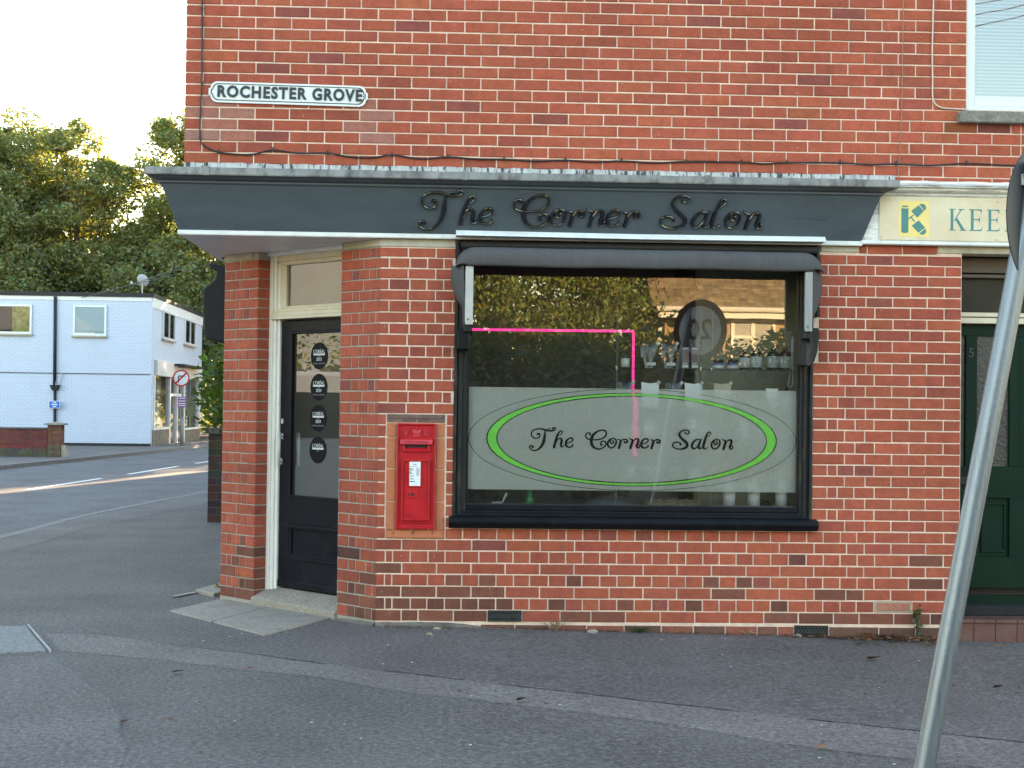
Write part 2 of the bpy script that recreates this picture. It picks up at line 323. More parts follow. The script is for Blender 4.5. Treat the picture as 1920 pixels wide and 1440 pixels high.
# ---------------------------------------------------------------- ground, roads, pavement
E_ = 30.0
struct(MB().add([(-400,-400,-.6),(400,-400,-.6),(400,400,-.6),(-400,400,-.6)], [(0,1,2,3)]).build('ground', surf('grass_ground', (.05,.06,.025), .95, .3, 2, .5, 20)))
near_kerb = [(-2.3,-5.0),(-3.3,-4.75),(-4.2,-4.0),(-4.8,-2.8),(-4.99,-1.4),(-4.99,2),(-4.98,6.3),(-4.95,8.25),(-4.80,10.3),(-4.54,12.5),(-4.25,14.8),(-3.95,20),(-3.45,29.5),(-2.9,45),(-2.2,70)]
far_kerb = [(-11.3,-30),(-11.2,0),(-10.95,14),(-10.45,24),(-9.95,30),(-9.5,38),(-9.2,44),(-8.5,70)]
def sheet(name, poly, z, m, parent=None, flat=False, kind=None):
    """flat polygon sheet following the fall of the pavement (z above it)"""
    bm = bmesh.new(); vs = [bm.verts.new((x, y, z+(0 if flat else gz(x)))) for x, y in poly]; es = [bm.edges.new((vs[i], vs[(i+1) % len(vs)])) for i in range(len(vs))]
    bmesh.ops.triangle_fill(bm, edges=es, use_beauty=True, normal=(0,0,1))
    for f in bm.faces:
        f.normal_update()
        if f.normal.z < 0: f.normal_flip()
    me = bpy.data.meshes.new(name); bm.to_mesh(me); bm.free(); me.materials.append(m)
    o = bpy.data.objects.new(name, me); COL.objects.link(o)
    if parent: o.parent = parent
    if kind: o['kind'] = kind
    return o
main_road = sheet('main_road', [(-11.15,-40),(-4.0,-40),(-4.0,-5.0)]+[(x+.06,y) for x,y in near_kerb[1:]]+[(-2,140),(-7,140)]+[(x-.06,y) for x,y in far_kerb[::-1]], -.09, ROADM, flat=True); struct(main_road)
sr = MB(); 
for xa, xb in ((-4.05,-.2),(-.2,12),(12,60)): sr.quad((xa,-12.5,-.094+gz(xa)),(xb,-12.5,-.094+gz(xb)),(xb,-4.9,-.094+gz(xb)),(xa,-4.9,-.094+gz(xa)))
struct(sr.build('side_road', ROADM))
pav = sheet('pavement', [(-.2,-4.95),(-.2,.6),(-1.0,1.1),(-1.6,1.6),(-1.7,9),(-1.7,40),(-1.7,70)]+[(x+.11,y+(.1 if y<-3 else 0)) for x,y in near_kerb[::-1]], 0, ASPH, flat=True); struct(pav)
pr = MB()
for xa, xb in ((-.2,12),(12,60)): pr.quad((xa,-4.95,gz(xa)),(xb,-4.95,gz(xb)),(xb,1.2,gz(xb)),(xa,1.2,gz(xa)))
pr.build('pavement_surface', ASPH, pav)
farpav = sheet('far_pavement', [(x-.11,y) for x,y in far_kerb]+[(-40,70),(-40,-30)], .005, ASPH3, flat=True); struct(farpav)
fs = MB(); 
for xa, xb in ((-20,-.2),(-.2,12),(12,60)): fs.quad((xa,-60,gz(xa)),(xb,-60,gz(xb)),(xb,-12.6,gz(xb)),(xa,-12.6,gz(xa)))
struct(fs.build('opposite_ground', surf('garden_ground', (.07,.065,.045), .95, .3, 2, .5, 30)))
def resample(path, step):
    out = [Vector((*path[0],0))]; rem = step
    for i in range(len(path)-1):
        a, b = Vector((*path[i],0)), Vector((*path[i+1],0)); L = (b-a).length; t = rem
        while t <= L: out.append(a+(b-a)*(t/L)); t += step
        rem = t-L
    return out
def kerb(name, path, side, ztop, step, n_max=60):
    root = None; pts = resample(path, step); mass = MB()
    for i in range(len(pts)-1):
        a, b = pts[i], pts[i+1]; d = (b-a).normalized(); nrm = Vector((-d.y, d.x, 0))*side; g = d*.004
        z0, z1 = ztop-.25, ztop + random.uniform(-.003,.003); w = .125
        P = [a+g, b-g, b-g+nrm*w, a+g+nrm*w]; k = MB()
        k.add([(p.x,p.y,z0) for p in P]+[(p.x,p.y,z1+gz(p.x)) for p in P], [(0,3,2,1),(4,5,6,7),(0,1,5,4),(1,2,6,5),(2,3,7,6),(3,0,4,7)])
        if root is None:
            root = k.build(name, KERBM, bevel=.012); struct(root); continue
        if i <= n_max: k.build('kerb_stone', KERBM, root, bevel=.012)
        else: mass.add([tuple(v) for v in k.v], k.f)
    if mass.v: mass.build('kerb_run', KERBM, root, kind='stuff')
kerb('near_kerb', near_kerb[:13], -1, .006, .915, 45)
kerb('far_kerb', far_kerb[1:], 1, .012, .915, 70)
kerb('side_kerb', [(-2.3,-5.0),(6,-5.0)], -1, .004, .915)
for (xa,ya),(xb,yb) in (((-7.95,10.4),(-7.72,14.0)),((-7.62,16.1),(-7.34,20.3)),((-7.22,22.2),(-6.98,26.6)),((-6.88,28.4),(-6.55,33)),((-6.4,35),(-6.1,39.5)),((-8.2,5),(-8.05,8.6)),((-8.4,-1),(-8.28,3))):
    MB().quad((xa-.06,ya,-.086),(xa+.06,ya,-.086),(xb+.06,yb,-.086),(xb-.06,yb,-.086)).build('lane_marking', LINEM, main_road)
# trench reinstatement and older patches in the footway
def wob(path, amp=.012, step=.12):
    out = []; pts = resample(path, step)
    for p in pts: out.append((p.x+random.uniform(-amp,amp), p.y+random.uniform(-amp,amp)))
    return out
up = [(-2.58,-.40),(-2.25,-.42),(-1.80,-.77),(-1.22,-1.10),(-.80,-1.40),(-.42,-1.62),(.06,-1.88),(.45,-2.06),(1.02,-2.33),(1.50,-2.56),(2.2,-2.86),(2.75,-3.1)]
lo = [(2.4,-3.62),(1.95,-3.42),(1.45,-3.18),(.95,-2.80),(.50,-2.58),(.10,-2.38),(-.30,-2.22),(-.72,-1.85),(-1.25,-1.58),(-1.62,-1.38),(-2.1,-1.15),(-2.4,-1.02)]
def split_sheet(name, poly, z, m): return sheet(name, poly, z, m, pav)
split_sheet('trench_patch', wob(up)+wob(lo), .0014, ASPH2)
split_sheet('old_patch', wob([(-2.32,-1.22),(-1.95,-1.95),(-1.72,-2.38),(-1.56,-2.82),(-1.38,-3.5),(-1.2,-4.5)])+[(-3.2,-4.5),(-4.5,-3),(-4.0,-1.25)], .0016, ASPH3)
split_sheet('kerbside_patch', wob([(-4.36,1.5),(-4.37,4.3),(-4.33,5.9),(-4.34,7.5),(-4.10,8.7),(-3.9,10.5),(-3.6,13)],.02,.25)+[(x+.12,y) for x,y in near_kerb[10:5:-1]]+[(-4.86,1.5)], .0014, ASPH3)
def crack(path, w, z=.0032, parts=1):
    pts = resample(path, .05); m = MB(); prev = None
    for i, p in enumerate(pts):
        if (mnoise.noise(Vector((p.x*2.3, p.y*2.3, 3.1))) < -.28): prev = None; continue
        o = Vector((random.uniform(-.007,.007), random.uniform(-.007,.007), 0)); ww = w*random.uniform(.3,1.1)
        d = (pts[min(i+1,len(pts)-1)]-pts[max(0,i-1)]).normalized(); nn = Vector((-d.y,d.x,0))*ww
        a, b = p+o+nn, p+o-nn; a.z = z+gz(a.x); b.z = z+gz(b.x)
        if prev: m.quad(prev[0], prev[1], b, a)
        prev = (a, b)
    m.build('surface_crack', TAR, pav)
crack(up, .009); crack([(-2.32,-1.22),(-1.95,-1.95),(-1.72,-2.38),(-1.56,-2.82),(-1.45,-3.3)], .009); crack([(-4.36,2),(-4.37,4.3),(-4.33,5.9),(-4.34,7.5),(-4.10,8.7),(-3.9,10.5)], .012)
crack([(-2.85,.9),(-2.75,.55),(-2.62,.2),(-2.45,-.15)], .005)
# concrete slabs at the shop door, one concrete cover at the left edge
def slab(name, P, z, m, par, bev=.006):
    b = MB(); n = len(P); b.add([(x,y,-.04+gz(x)) for x,y in P]+[(x,y,z+gz(x)) for x,y in P], [tuple(range(n))[::-1], tuple(range(n,2*n))]+[(i,(i+1)%n,n+(i+1)%n,n+i) for i in range(n)])
    return b.build(name, m, par, bevel=bev)
slab('paving_slab', [(-2.014,.593),(-1.637,.100),(-1.285,1.005),(-1.66,1.48)], .010, CONC, pav)
slab('paving_slab', [(-1.625,.086),(-1.206,-.46),(-.824,.395),(-1.272,.99)], .012, CONC, pav)
cov = slab('concrete_cover', [(-3.15,-.20),(-2.795,-.15),(-2.395,-1.09),(-2.72,-1.20),(-3.2,-1.25)], .010, CONC_L, pav, .003)
cm = MB(); 
for (xa,ya),(xb,yb) in (((-2.785,-.13),(-2.365,-1.11)),):
    d = Vector((xb-xa,yb-ya,0)).normalized(); nn = Vector((-d.y,d.x,0))*.0035
    cm.add([(xa+nn.x,ya+nn.y,0),(xb+nn.x,yb+nn.y,0),(xb-nn.x,yb-nn.y,0),(xa-nn.x,ya-nn.y,0),(xa+nn.x,ya+nn.y,.016),(xb+nn.x,yb+nn.y,.016),(xb-nn.x,yb-nn.y,.016),(xa-nn.x,ya-nn.y,.016)], [(0,3,2,1),(4,5,6,7),(0,1,5,4),(1,2,6,5),(2,3,7,6),(3,0,4,7)])
cm.build('cover_frame', surf('worn_frame', (.36,.35,.34), .6, .3, 20), cov)
# broken concrete edge beside the door pier
be = MB(); be.add([(-2.16,1.34,.012),(-2.03,1.62,.012),(-1.985,1.60,.012),(-2.11,1.33,.012)], [(0,1,2,3)]); be.build('stone_edging', CONC, pav)
be = MB(); be.prism([(-2.02,1.62),(-1.82,2.35),(-1.78,1.55),(-1.84,1.38)], -.02, .03); be.build('concrete_haunch', CONC, pav, bevel=.01)
# ---------------------------------------------------------------- the corner building
bld = thing('corner_building', 'red brick corner shop with splayed doorway, wide shop window and dark fascia', 'building', (-.538,0,0))
wall_ = MB()
for b in ((-1.847,3.422,.004,.25,2.60,6.4),(5.0,12,.004,.25,2.60,6.4),(3.422,5.0,.004,.25,2.60,3.53),(3.422,5.0,.004,.25,4.95,6.4),
          (-.538,-.03,.004,.23,-.3,2.598),(-.03,2.385,.004,.23,-.3,.69),(2.385,3.398,.004,.23,-.3,2.598),(4.4,12,.004,.23,-.4,2.598),(3.398,4.4,.16,.23,2.60,2.64),
          (-1.851,-1.6,.25,9,2.60,6.4),(-1.60,12,8.75,9,-.3,6.4),(11.75,12,.25,8.75,-.3,6.4)): wall_.box(*b)
wall = wall_.build('brick_wall', MORTAR, bld)
pw = MB(SPL); pw.box(-.4,0,.004,.23,-.3,2.598); pw.box(-1.744,-1.337,.004,.30,-.3,2.598); pw.build('door_pier', MORTAR_GREY, bld)
MB().box(-1.768,-1.56,1.25,9,-.3,2.598).build('side_wall', MORTAR_GREY, bld)
# courses
ZL = [2.529,2.46,2.388,2.317,2.243,2.174,2.095,2.022,1.947,1.869,1.796,1.719,1.642,1.566,1.489,1.415,1.34,1.26,1.182,1.106,1.031,.958,.88,.806,.731,.656,.579,.504,.423,.348,.269,.191,.111,.032][::-1]  # heights and joints, like most placements, unprojected from image pixels, baked in metres
I4 = Matrix.Identity(4)
BR = []     # (frame, x0, x1, z0, z1, tone, size as seen)
def tone(z=2, x=0, old=0):
    r = random.random(); v = random.uniform(.92,1.08)
    if r < .76: c = (.360,.088,.051)
    elif r < .85: c = (.380,.099,.052)
    elif r < .975: c = (.315,.078,.050)
    else: c = (.250,.070,.055)
    c = tuple(q*v*random.uniform(.96,1.04) for q in c)
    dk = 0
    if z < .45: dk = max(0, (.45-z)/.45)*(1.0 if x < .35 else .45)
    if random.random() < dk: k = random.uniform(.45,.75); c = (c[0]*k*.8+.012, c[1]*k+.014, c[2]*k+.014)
    if -1.78 < x < -1.42 and 3.2 < z < 3.45: k = random.uniform(.25,.7); c = tuple(q*(1-k)+w*k for q, w in zip(c, (.40,.24,.20)))
    if -.80 < x < -.56 and 3.2 < z < 3.45: k = random.uniform(.2,.5); c = tuple(q*(1-k)+w*k for q, w in zip(c, (.38,.24,.21)))
    if 3.30 < x < 3.75 and 3.30 < z < 3.42: c = tuple(q*random.uniform(.4,.7) for q in c)
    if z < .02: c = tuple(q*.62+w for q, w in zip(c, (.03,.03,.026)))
    return c
def course(M, joints, z0, z1, x0, x1, vis=1.0, ea=False, eb=False, off=0.0):
    J = [x0]+[j for j in joints if x0+.02 < j < x1-.02]+[x1]
    for a, b in zip(J[:-1], J[1:]):
        ja = .0 if (a == x0 and ea) else .0048; jb = .0 if (b == x1 and eb) else .0048
        A, B = a+ja, b-jb
        if B-A < .012: continue
        p = (M @ Vector(((A+B)/2, 0, (z0+z1)/2)))
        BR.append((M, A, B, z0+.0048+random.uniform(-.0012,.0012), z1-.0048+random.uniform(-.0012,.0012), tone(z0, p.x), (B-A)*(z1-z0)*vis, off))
UA = [-1.739,-1.5,-1.266,-1.033,-.803,-.573,-.345,-.115,.117,.347,.576]; UB = [-1.62,-1.388,-1.156,-.922,-.69,-.46,-.228,.004,.233,.465]
AU = [.807,1.037,1.272,1.504,1.736,1.914,2.143,2.378,2.609,2.841,3.072,3.308]; BU = [.691,.915,1.145,1.376,1.609,1.801,2.026,2.262,2.492,2.722,2.955,3.187,3.419]
AL = [.817,1.043,1.271,1.499,1.727,1.959,2.19,2.424,2.665,2.903,3.131,3.368]; BL = [.715,.947,1.175,1.407,1.64,1.869,2.104,2.333,2.565,2.797,3.031,3.264]
ext = lambda L: L+[L[-1]+.234*k for k in range(1, 7)]
P0, PU = 3.142, .0760
for i in range(-4, 22):
    z0 = P0+i*PU; z1 = z0+PU; odd = i % 2
    J = (UB if odd else UA)+ext((BL if i < 5 else BU) if odd else (AL if i < 5 else AU)); J = [j+random.uniform(-.004,.004) for j in J]
    seen = 1 if z0 < 4.30 else .2
    xs = -1.851 if z0 > 3.0 else (2.85 if z0 > 2.93 else None)
    if xs is None: continue
    if z0 > 3.50 and z1 < 4.96: course(I4, J, z0, z1, xs, 3.422, seen, ea=True)
    else: course(I4, J, z0, z1, xs, 3.80, seen, ea=True); course(I4, [j for j in J], z0, z1, 3.80, 4.9, .2)
for k in range(33):
    z0, z1 = ZL[k], ZL[k+1]; st = (k % 2 == 0); jit = lambda L: [j+random.uniform(-.003,.003) for j in L]
    # splayed pier (right of the door) and front pier
    course(SPL, jit([-.286,-.212,-.109,-.044] if st else [-.17]), z0, z1, -.4, 0, .6, eb=True)
    if z1 < .66:
        hdr = [-.479,-.432,-.31,-.195,-.082,.033,.147,.263,.377,.489,.611,.729,.84,.955,1.073,1.191,1.308,1.421,1.535,1.65,1.763,1.877,1.993,2.109,2.23,2.351,2.468,2.585,2.697,2.816,3.05,3.286]
        stc = [-.37,-.136,.094,.325,.555,.786,1.019,1.249,1.479,1.709,1.944,2.172,2.407,2.626,2.744,2.93,3.167]
        bot = [-.367,-.254,-.019,.212,.437,.694,.901,1.134,1.368,1.601,1.836,2.067,2.302,2.541,2.715,2.951,3.2]
        if k == 0:
            course(I4, bot, z0, z1, -.538, .206, ea=True); course(I4, bot, z0, z1, .439, 3.398)
        elif k == 1: course(I4, jit(hdr), z0, z1, -.538, 2.816, ea=True); course(I4, [], z0, z1, 3.075, 3.398)
        else: course(I4, jit(stc if st else hdr), z0, z1, -.538, 3.398, ea=True)
    else:
        J = [-.352,-.167] if st else [-.476,-.338,-.225,-.113,-.051]
        if z0 > .575 and z1 < 1.43:                                   # round the letter box
            course(I4, [], z0, z1, -.538, -.483, ea=True); course(I4, [], z0, z1, -.083, -.03)
        else: course(I4, jit(J), z0, z1, -.538, -.03, ea=True)
        xr = 2.42 if z0 > 1.75 else 2.385
        course(I4, jit([2.608,2.745,2.927,3.162] if st else [2.488,2.557,2.675,2.808,3.047,3.281]), z0, z1, xr, 3.398)
    # pier left of the door: front face and its reveal
    course(SPL, jit([-1.558] if st else [-1.67,-1.608,-1.509,-1.437]), z0, z1, -1.744, -1.333, .5)
course(I4, [2.75,2.99], 2.534, 2.602, 2.69, 3.232)
REV = SPL @ Matrix.Translation((-1.333, 0, 0)) @ Matrix.Rotation(math.radians(90), 4, 'Z')      # left reveal of the doorway, seen from the opening
for k in range(33): course(REV, [], ZL[k], ZL[k+1], 0, .12, .3, ea=True)
for xa, xb in ((.16,.392),(.392,.624),(.624,.874),(.874,1.125),(1.125,1.376),(1.376,1.592),(1.592,1.808),(1.808,2.024),(2.024,2.162),(2.162,2.27),(2.51,2.85),(2.85,3.1),(3.1,3.33)):
    course(I4, [], -.055, .018, xa, xb, .8, off=.003)
# side wall bricks round the corner (seen only from beside)
SID = Matrix.Translation((-1.768, 0, 0)) @ Matrix.Rotation(math.radians(-90), 4, 'Z')
UPS = Matrix.Translation((-1.851, 0, 0)) @ Matrix.Rotation(math.radians(-90), 4, 'Z')
for i in range(-1, 17):
    z0 = P0+i*PU; course(UPS, [-.22-.234*j-(.117 if i % 2 else 0) for j in range(10)], z0, z0+PU, -2.2, 0, .02)
BR.sort(key=lambda b: -b[6])
def brick_geo(m, M, a, b, z0, z1, c, off):
    y = -.0015+random.uniform(-.002,.002)-off; q = .0035; jx = lambda: random.uniform(-.0016,.0016); t = random.uniform(-.001,.001); dp = .03
    F = [(a+q+jx(),y+t,z0+q+jx()),(b-q+jx(),y-t,z0+q+jx()),(b-q+jx(),y-t,z1-q+jx()),(a+q+jx(),y+t,z1-q+jx())]
    E = [(a,y+.0035,z0),(b,y+.0035,z0),(b,y+.0035,z1),(a,y+.0035,z1)]; K = [(x,dp,z) for x,_,z in E]
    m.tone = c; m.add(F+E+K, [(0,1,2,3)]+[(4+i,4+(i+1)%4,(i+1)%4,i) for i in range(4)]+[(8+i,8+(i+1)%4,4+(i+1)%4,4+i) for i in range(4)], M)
mass = MB()
for i, (M, a, b, z0, z1, c, s, off) in enumerate(BR):
    if i < 296: k = MB(); brick_geo(k, M, a, b, z0, z1, c, off); k.build('brick', BRICK, wall)
    else: brick_geo(mass, M, a, b, z0, z1, c, off)
mass.build('bricks', BRICK, wall, kind='stuff')
m = MB(); brick_geo(m, I4, 2.835,3.06,.125,.18, (.42,.17,.12), .0); m.build('brick', BRICK, wall)                 # repaired brick, bedded in sandy mortar
MB().box(2.818,3.073,.001,.02,.113,.190).build('mortar_repair', surf('sandy_mortar', (.36,.30,.22), .95, .2, 20, .6, 90), wall)
FIL = surf('dirty_cement', (.16,.135,.11), .95, .4, 9, 1, 60, dirt=(.30,.26,.22), dirt_amt=.6, dscale=14)
def fillet(M, pts):
    m = MB(M); 
    for (xa, za, da), (xb, zb, db) in zip(pts[:-1], pts[1:]): m.add([(xa,-da,-.06),(xb,-db,-.06),(xb,.003,-.06),(xa,.003,-.06),(xa,-da*.9,za*.35),(xb,-db*.9,zb*.35),(xb,-.003,zb),(xa,-.003,za)], [(0,1,5,4),(4,5,6,7),(1,2,6,5),(3,0,4,7)])
    m.build('cement_fillet', FIL, wall)
fillet(SPL, [(-.4,.012,.015),(-.3,.016,.022),(-.2,.020,.026),(-.1,.022,.03),(0,.026,.034)])
fillet(I4, [(-.538,.026,.034),(-.45,.028,.04),(-.36,.026,.036),(-.27,.030,.05),(-.15,.029,.06),(-.05,.026,.05),(.06,.018,.045),(.17,.004,.03),(.3,-.02,.02)])
# stone strips under the fascia
for xa, xb, za, zb in ((-.541,-.035,2.533,2.592),(2.43,2.688,2.545,2.592)): MB().box(xa,xb,-.006,.05,za,zb).build('stone_band', STONEP, bld, bevel=.005)
m = MB(SPL); m.box(-.37,-.005,-.006,.05,2.533,2.592); m.build('stone_band', STONE, bld, bevel=.006)
m = MB(SPL); m.box(-1.748,-1.40,-.006,.05,2.533,2.592); m.build('stone_band', STONE, bld, bevel=.006)
MB().box(3.234,4.5,-.006,.16,2.548,2.607).build('door_lintel', STONE, bld, bevel=.006)
# roof, hidden above the frame but it throws the shade
rf = MB(); rf.add([(-2.1,-.35,6.35),(12.2,-.35,6.35),(12.2,4.5,8.6),(-2.1,4.5,8.6),(12.2,9.3,6.35),(-2.1,9.3,6.35)], [(0,1,2,3),(3,2,4,5),(0,3,5),(1,4,2),(0,5,4,1)]); rf.build('roof', surf('roof_tile', (.16,.075,.05), .85, .2, 8, .5, 40), bld)
# ---- fascia with raked face, cornice, lead and soffit
prof = [(-.045,2.592),(-.05,2.614),(-.15,2.903),(-.165,2.912),(-.165,2.925),(-.19,2.932),(-.225,2.952),(0.02,2.952),(0.02,2.592)]
def fascia_ring(m, prof, xl, xr, back):
    """front run with mitred returns at both ends: xl, xr are the ends of the wall line"""
    n = len(prof); vs = []
    for (y, z) in prof: vs.append((xl+min(0,y), back, z))
    for (y, z) in prof: vs.append((xl+min(0,y), y, z))
    for (y, z) in prof: vs.append((xr-min(0,y), y, z))
    for (y, z) in prof: vs.append((xr-min(0,y), .02, z))
    fs = [tuple(range(n))[::-1], tuple(3*n+i for i in range(n))]
    for j in range(3):
        for i in range(n): a, b = j*n+i, j*n+(i+1) % n; fs.append((a, b, b+n, a+n))
    return m.add(vs, fs)
m = MB(); fascia_ring(m, prof, -1.82, 2.645, 3.2); fascia = m.build('fascia', FASC, bld, bevel=.003)
m = MB(); fascia_ring(m, [(-.052,2.584),(-.056,2.590),(-.056,2.612),(-.049,2.616),(-.03,2.616),(-.03,2.584)], -1.82, 2.645, 3.2); m.build('drip_moulding', WHITE, fascia)
m = MB(); fascia_ring(m, [(-.222,2.954),(-.236,2.951),(-.240,2.960),(-.238,2.998),(-.232,3.004),(.0,3.022),(.0,2.954)], -1.82, 2.66, 3.2); m.build('lead_capping', LEAD, fascia, bevel=.003)
m = MB(); xs = np.linspace(-1.85, 2.93, 90); pth = [(float(x), random.uniform(-.0015,.0015), random.uniform(-.004,.004)) for x in xs]; m.sweep([(-.012,3.005),(-.016,3.02),(-.014,3.068),(-.006,3.072),(.003,3.07),(.003,3.005)], pth); m.build('lead_flashing', LEADF, fascia)
m = MB()
for x in (-1.66,.02,1.62): m.box(x-.02,x+.02,-.247,-.18,2.949,3.011)
m.build('lead_welt', LEAD, fascia, bevel=.004)
m = MB(FM_ := Matrix.Translation((0,-.05,2.614)) @ Matrix.Rotation(math.atan2(.10, .289), 4, 'X'))
for path in ([(2.19,.150),(2.25,.146),(2.31,.148),(2.37,.143),(2.44,.144)],[(1.70,.138),(1.74,.136),(1.78,.137)],[(-1.03,.175),(-1.018,.166),(-1.012,.152)],[(-.90,.165),(-.893,.163)],[(.70,.02),(.74,.018),(.80,.019)]):
    for (xa,za),(xb,zb) in zip(path[:-1], path[1:]): m.quad((xa,-.0006,za-.0012),(xb,-.0006,zb-.0012),(xb,-.0006,zb+.0012),(xa,-.0006,za+.0012))
m.build('paint_crack', IRON, fascia)
# soffit boards over the corner
P = lambda u, v: (SPL @ Vector((u, v, 0))).to_2d()
sof = [(-1.86,-.045),(-.55,-.045),P(-.02,.0),P(-.02,.14),P(-1.34,.14),P(-1.74,.04),(-1.80,1.35),(-1.86,1.5)]
for j, (ya, yb) in enumerate(((-.045,.33),(.333,.70),(.703,1.5))):
    bm = bmesh.new(); vs = [bm.verts.new((x, y, 2.583)) for x, y in sof]; f = bm.faces.new(vs)
    g = bm.verts[:]+bm.edges[:]+bm.faces[:]
    for yy, s in ((ya, -1), (yb, 1)):
        r = bmesh.ops.bisect_plane(bm, geom=bm.verts[:]+bm.edges[:]+bm.faces[:], plane_co=(0,yy,0), plane_no=(0,s,0), clear_outer=True)
    ex = bmesh.ops.extrude_face_region(bm, geom=bm.faces[:]); bmesh.ops.translate(bm, verts=[v for v in ex['geom'] if isinstance(v, bmesh.types.BMVert)], vec=(0,0,.012))
    bmesh.ops.recalc_face_normals(bm, faces=bm.faces[:])
    me = bpy.data.meshes.new('soffit_board'); bm.to_mesh(me); bm.free(); me.materials.append(SOFF); o = bpy.data.objects.new('soffit_board', me); COL.objects.link(o); o.parent = bld; o.matrix_parent_inverse = Matrix.Translation(-bld.location)
m = MB(SPL); m.box(-1.34,-.39,.085,.118,2.555,2.583); m.build('cornice_bead', WHITE, bld, bevel=.004)
# ---- corner doorway
SP = lambda: MB(SPL)
m = SP(); m.add([(-1.345,-.018,-.05),(-.402,-.018,-.05),(-.402,.16,-.05),(-1.325,.16,-.05),(-1.345,-.018,.062),(-.402,-.018,.050),(-.402,.16,.134),(-1.325,.16,.134)], [(0,3,2,1),(4,5,6,7),(0,1,5,4),(1,2,6,5),(2,3,7,6),(3,0,4,7)]); m.build('doorstep', CONC, bld, bevel=.008)
m = SP(); m.box(-1.333,-1.295,.105,.2,.06,2.575); m.box(-1.295,-1.262,.115,.2,.06,2.575); m.box(-1.262,-1.232,.128,.2,.06,2.575); m.box(-.41,-.36,.115,.2,.06,2.575); m.build('door_frame', JAMB, bld, bevel=.004)
m = SP(); m.box(-1.262,-.41,.118,.2,2.515,2.578); m.box(-1.262,-.41,.128,.2,2.485,2.515); m.build('frame_head', CREAM, bld, bevel=.004)
m = SP(); m.box(-1.30,-.41,.085,.2,2.088,2.112); m.box(-1.29,-.41,.092,.2,2.112,2.142); m.box(-1.28,-.41,.10,.2,2.142,2.165); m.build('transom', CREAM, bld, bevel=.005)
m = SP(); m.box(-1.232,-1.17,.132,.17,2.168,2.485); m.box(-1.17,-.41,.132,.17,2.168,2.185); m.box(-.46,-.41,.132,.17,2.185,2.485); fan = m.build('fanlight_frame', CREAM, bld, bevel=.003)
m = SP(); m.quad((-1.17,.152,2.185),(-.46,.152,2.185),(-.46,.152,2.485),(-1.17,.152,2.485)); m.build('fanlight_glass', GLASSD, fan)
dl = SP()
dl.box(-1.228,-1.117,.14,.185,.14,2.075); dl.box(-.52,-.415,.14,.185,.14,2.075); dl.box(-1.117,-.52,.14,.185,1.995,2.075); dl.box(-1.117,-.52,.14,.185,.60,.80); dl.box(-1.117,-.52,.14,.185,.14,.35); dl.box(-1.117,-.52,.16,.175,.35,.60)
dl.box(-1.228,-.415,.132,.14,.142,.19)
door = dl.build('shop_door', BLACK, bld, bevel=.004)
m = SP()
for z0, z1 in ((.352,.378),(.572,.598)): m.box(-1.115,-.52,.143,.16,z0,z1); m.box(-1.115,-.52,.150,.16,z0-.012 if z0 > .5 else z1, z0 if z0 > .5 else z1+.012)
m.box(-1.115,-1.09,.143,.16,.378,.572); m.box(-1.16,-.47,.130,.14,.575,.60); m.box(-1.16,-.47,.130,.14,.345,.365); m.box(-1.118,-.519,.133,.14,.793,.812)
m.build('door_moulding', BLACK, door, bevel=.003)
m = SP(); m.box(-1.117,-1.10,.135,.15,.80,1.995); m.box(-.535,-.52,.135,.15,.80,1.995); m.box(-1.10,-.535,.135,.15,1.98,1.995); m.build('glazing_bead', BLACK, door, bevel=.003)
m = SP(); m.quad((-1.10,.16,.80),(-.535,.16,.80),(-.535,.16,1.98),(-1.10,.16,1.98)); m.build('door_glass', GLASSD, door)
m = SP(); m.tube([(-1.165,.085,1.015),(-1.165,.085,1.265)], .011, 10); m.tube([(-1.165,.085,1.235),(-1.185,.14,1.235)], .008, 8); m.tube([(-1.165,.085,1.05),(-1.185,.14,1.05)], .008, 8); m.build('door_handle', ALU, door, smooth=True)
m = SP(); m.tube([(-1.085,.205,1.02),(-1.085,.205,1.26)], .011, 10); m.build('inner_handle', ALU, door, smooth=True)
m = SP(); m.box(-1.205,-1.188,.134,.14,1.215,1.255); m.box(-1.213,-1.195,.134,.14,1.03,1.075); m.build('handle_plate', ALU, door, bevel=.002)
m = SP(); m.disc(-1.199,1.345,.134,.013,.019,20,.14); m.build('lock_cylinder', ALU, door)
STK = surf('sticker_black', (.006,.006,.009), .5, .1, 9, spec=.12); STW = surf('sticker_print', (.55,.56,.56), .5, .05, 9); STG = surf('sticker_dim_print', (.24,.245,.25), .5, .05, 9)
for j, (z, yr) in enumerate(((1.818,'2023'),(1.594,'2024'),(1.373,'2024'),(1.145,None))):
    u = -.814
    m = SP(); m.disc(u, z, .1575, .094, .096, 40, .1585); st = m.build('sticker', STK, door)
    text_obj('print', "L'ORÉAL", STW, u, z+.030, .1565, .026, st, SPL, .004, sx=.95); text_obj('print', 'PARIS', STG, u, z-.005, .1565, .009, st, SPL)
    m = SP(); m.box(u-.062,u+.062,.1562,.157,z+.004,z+.016); m.build('print_bar', STW, st)
    if yr: text_obj('print', yr, STW, u, z-.025, .1565, .022, st, SPL, .008)
    if yr: text_obj('print', 'OFFICIAL PARTNER', STG, u, z-.055, .1565, .011, st, SPL)
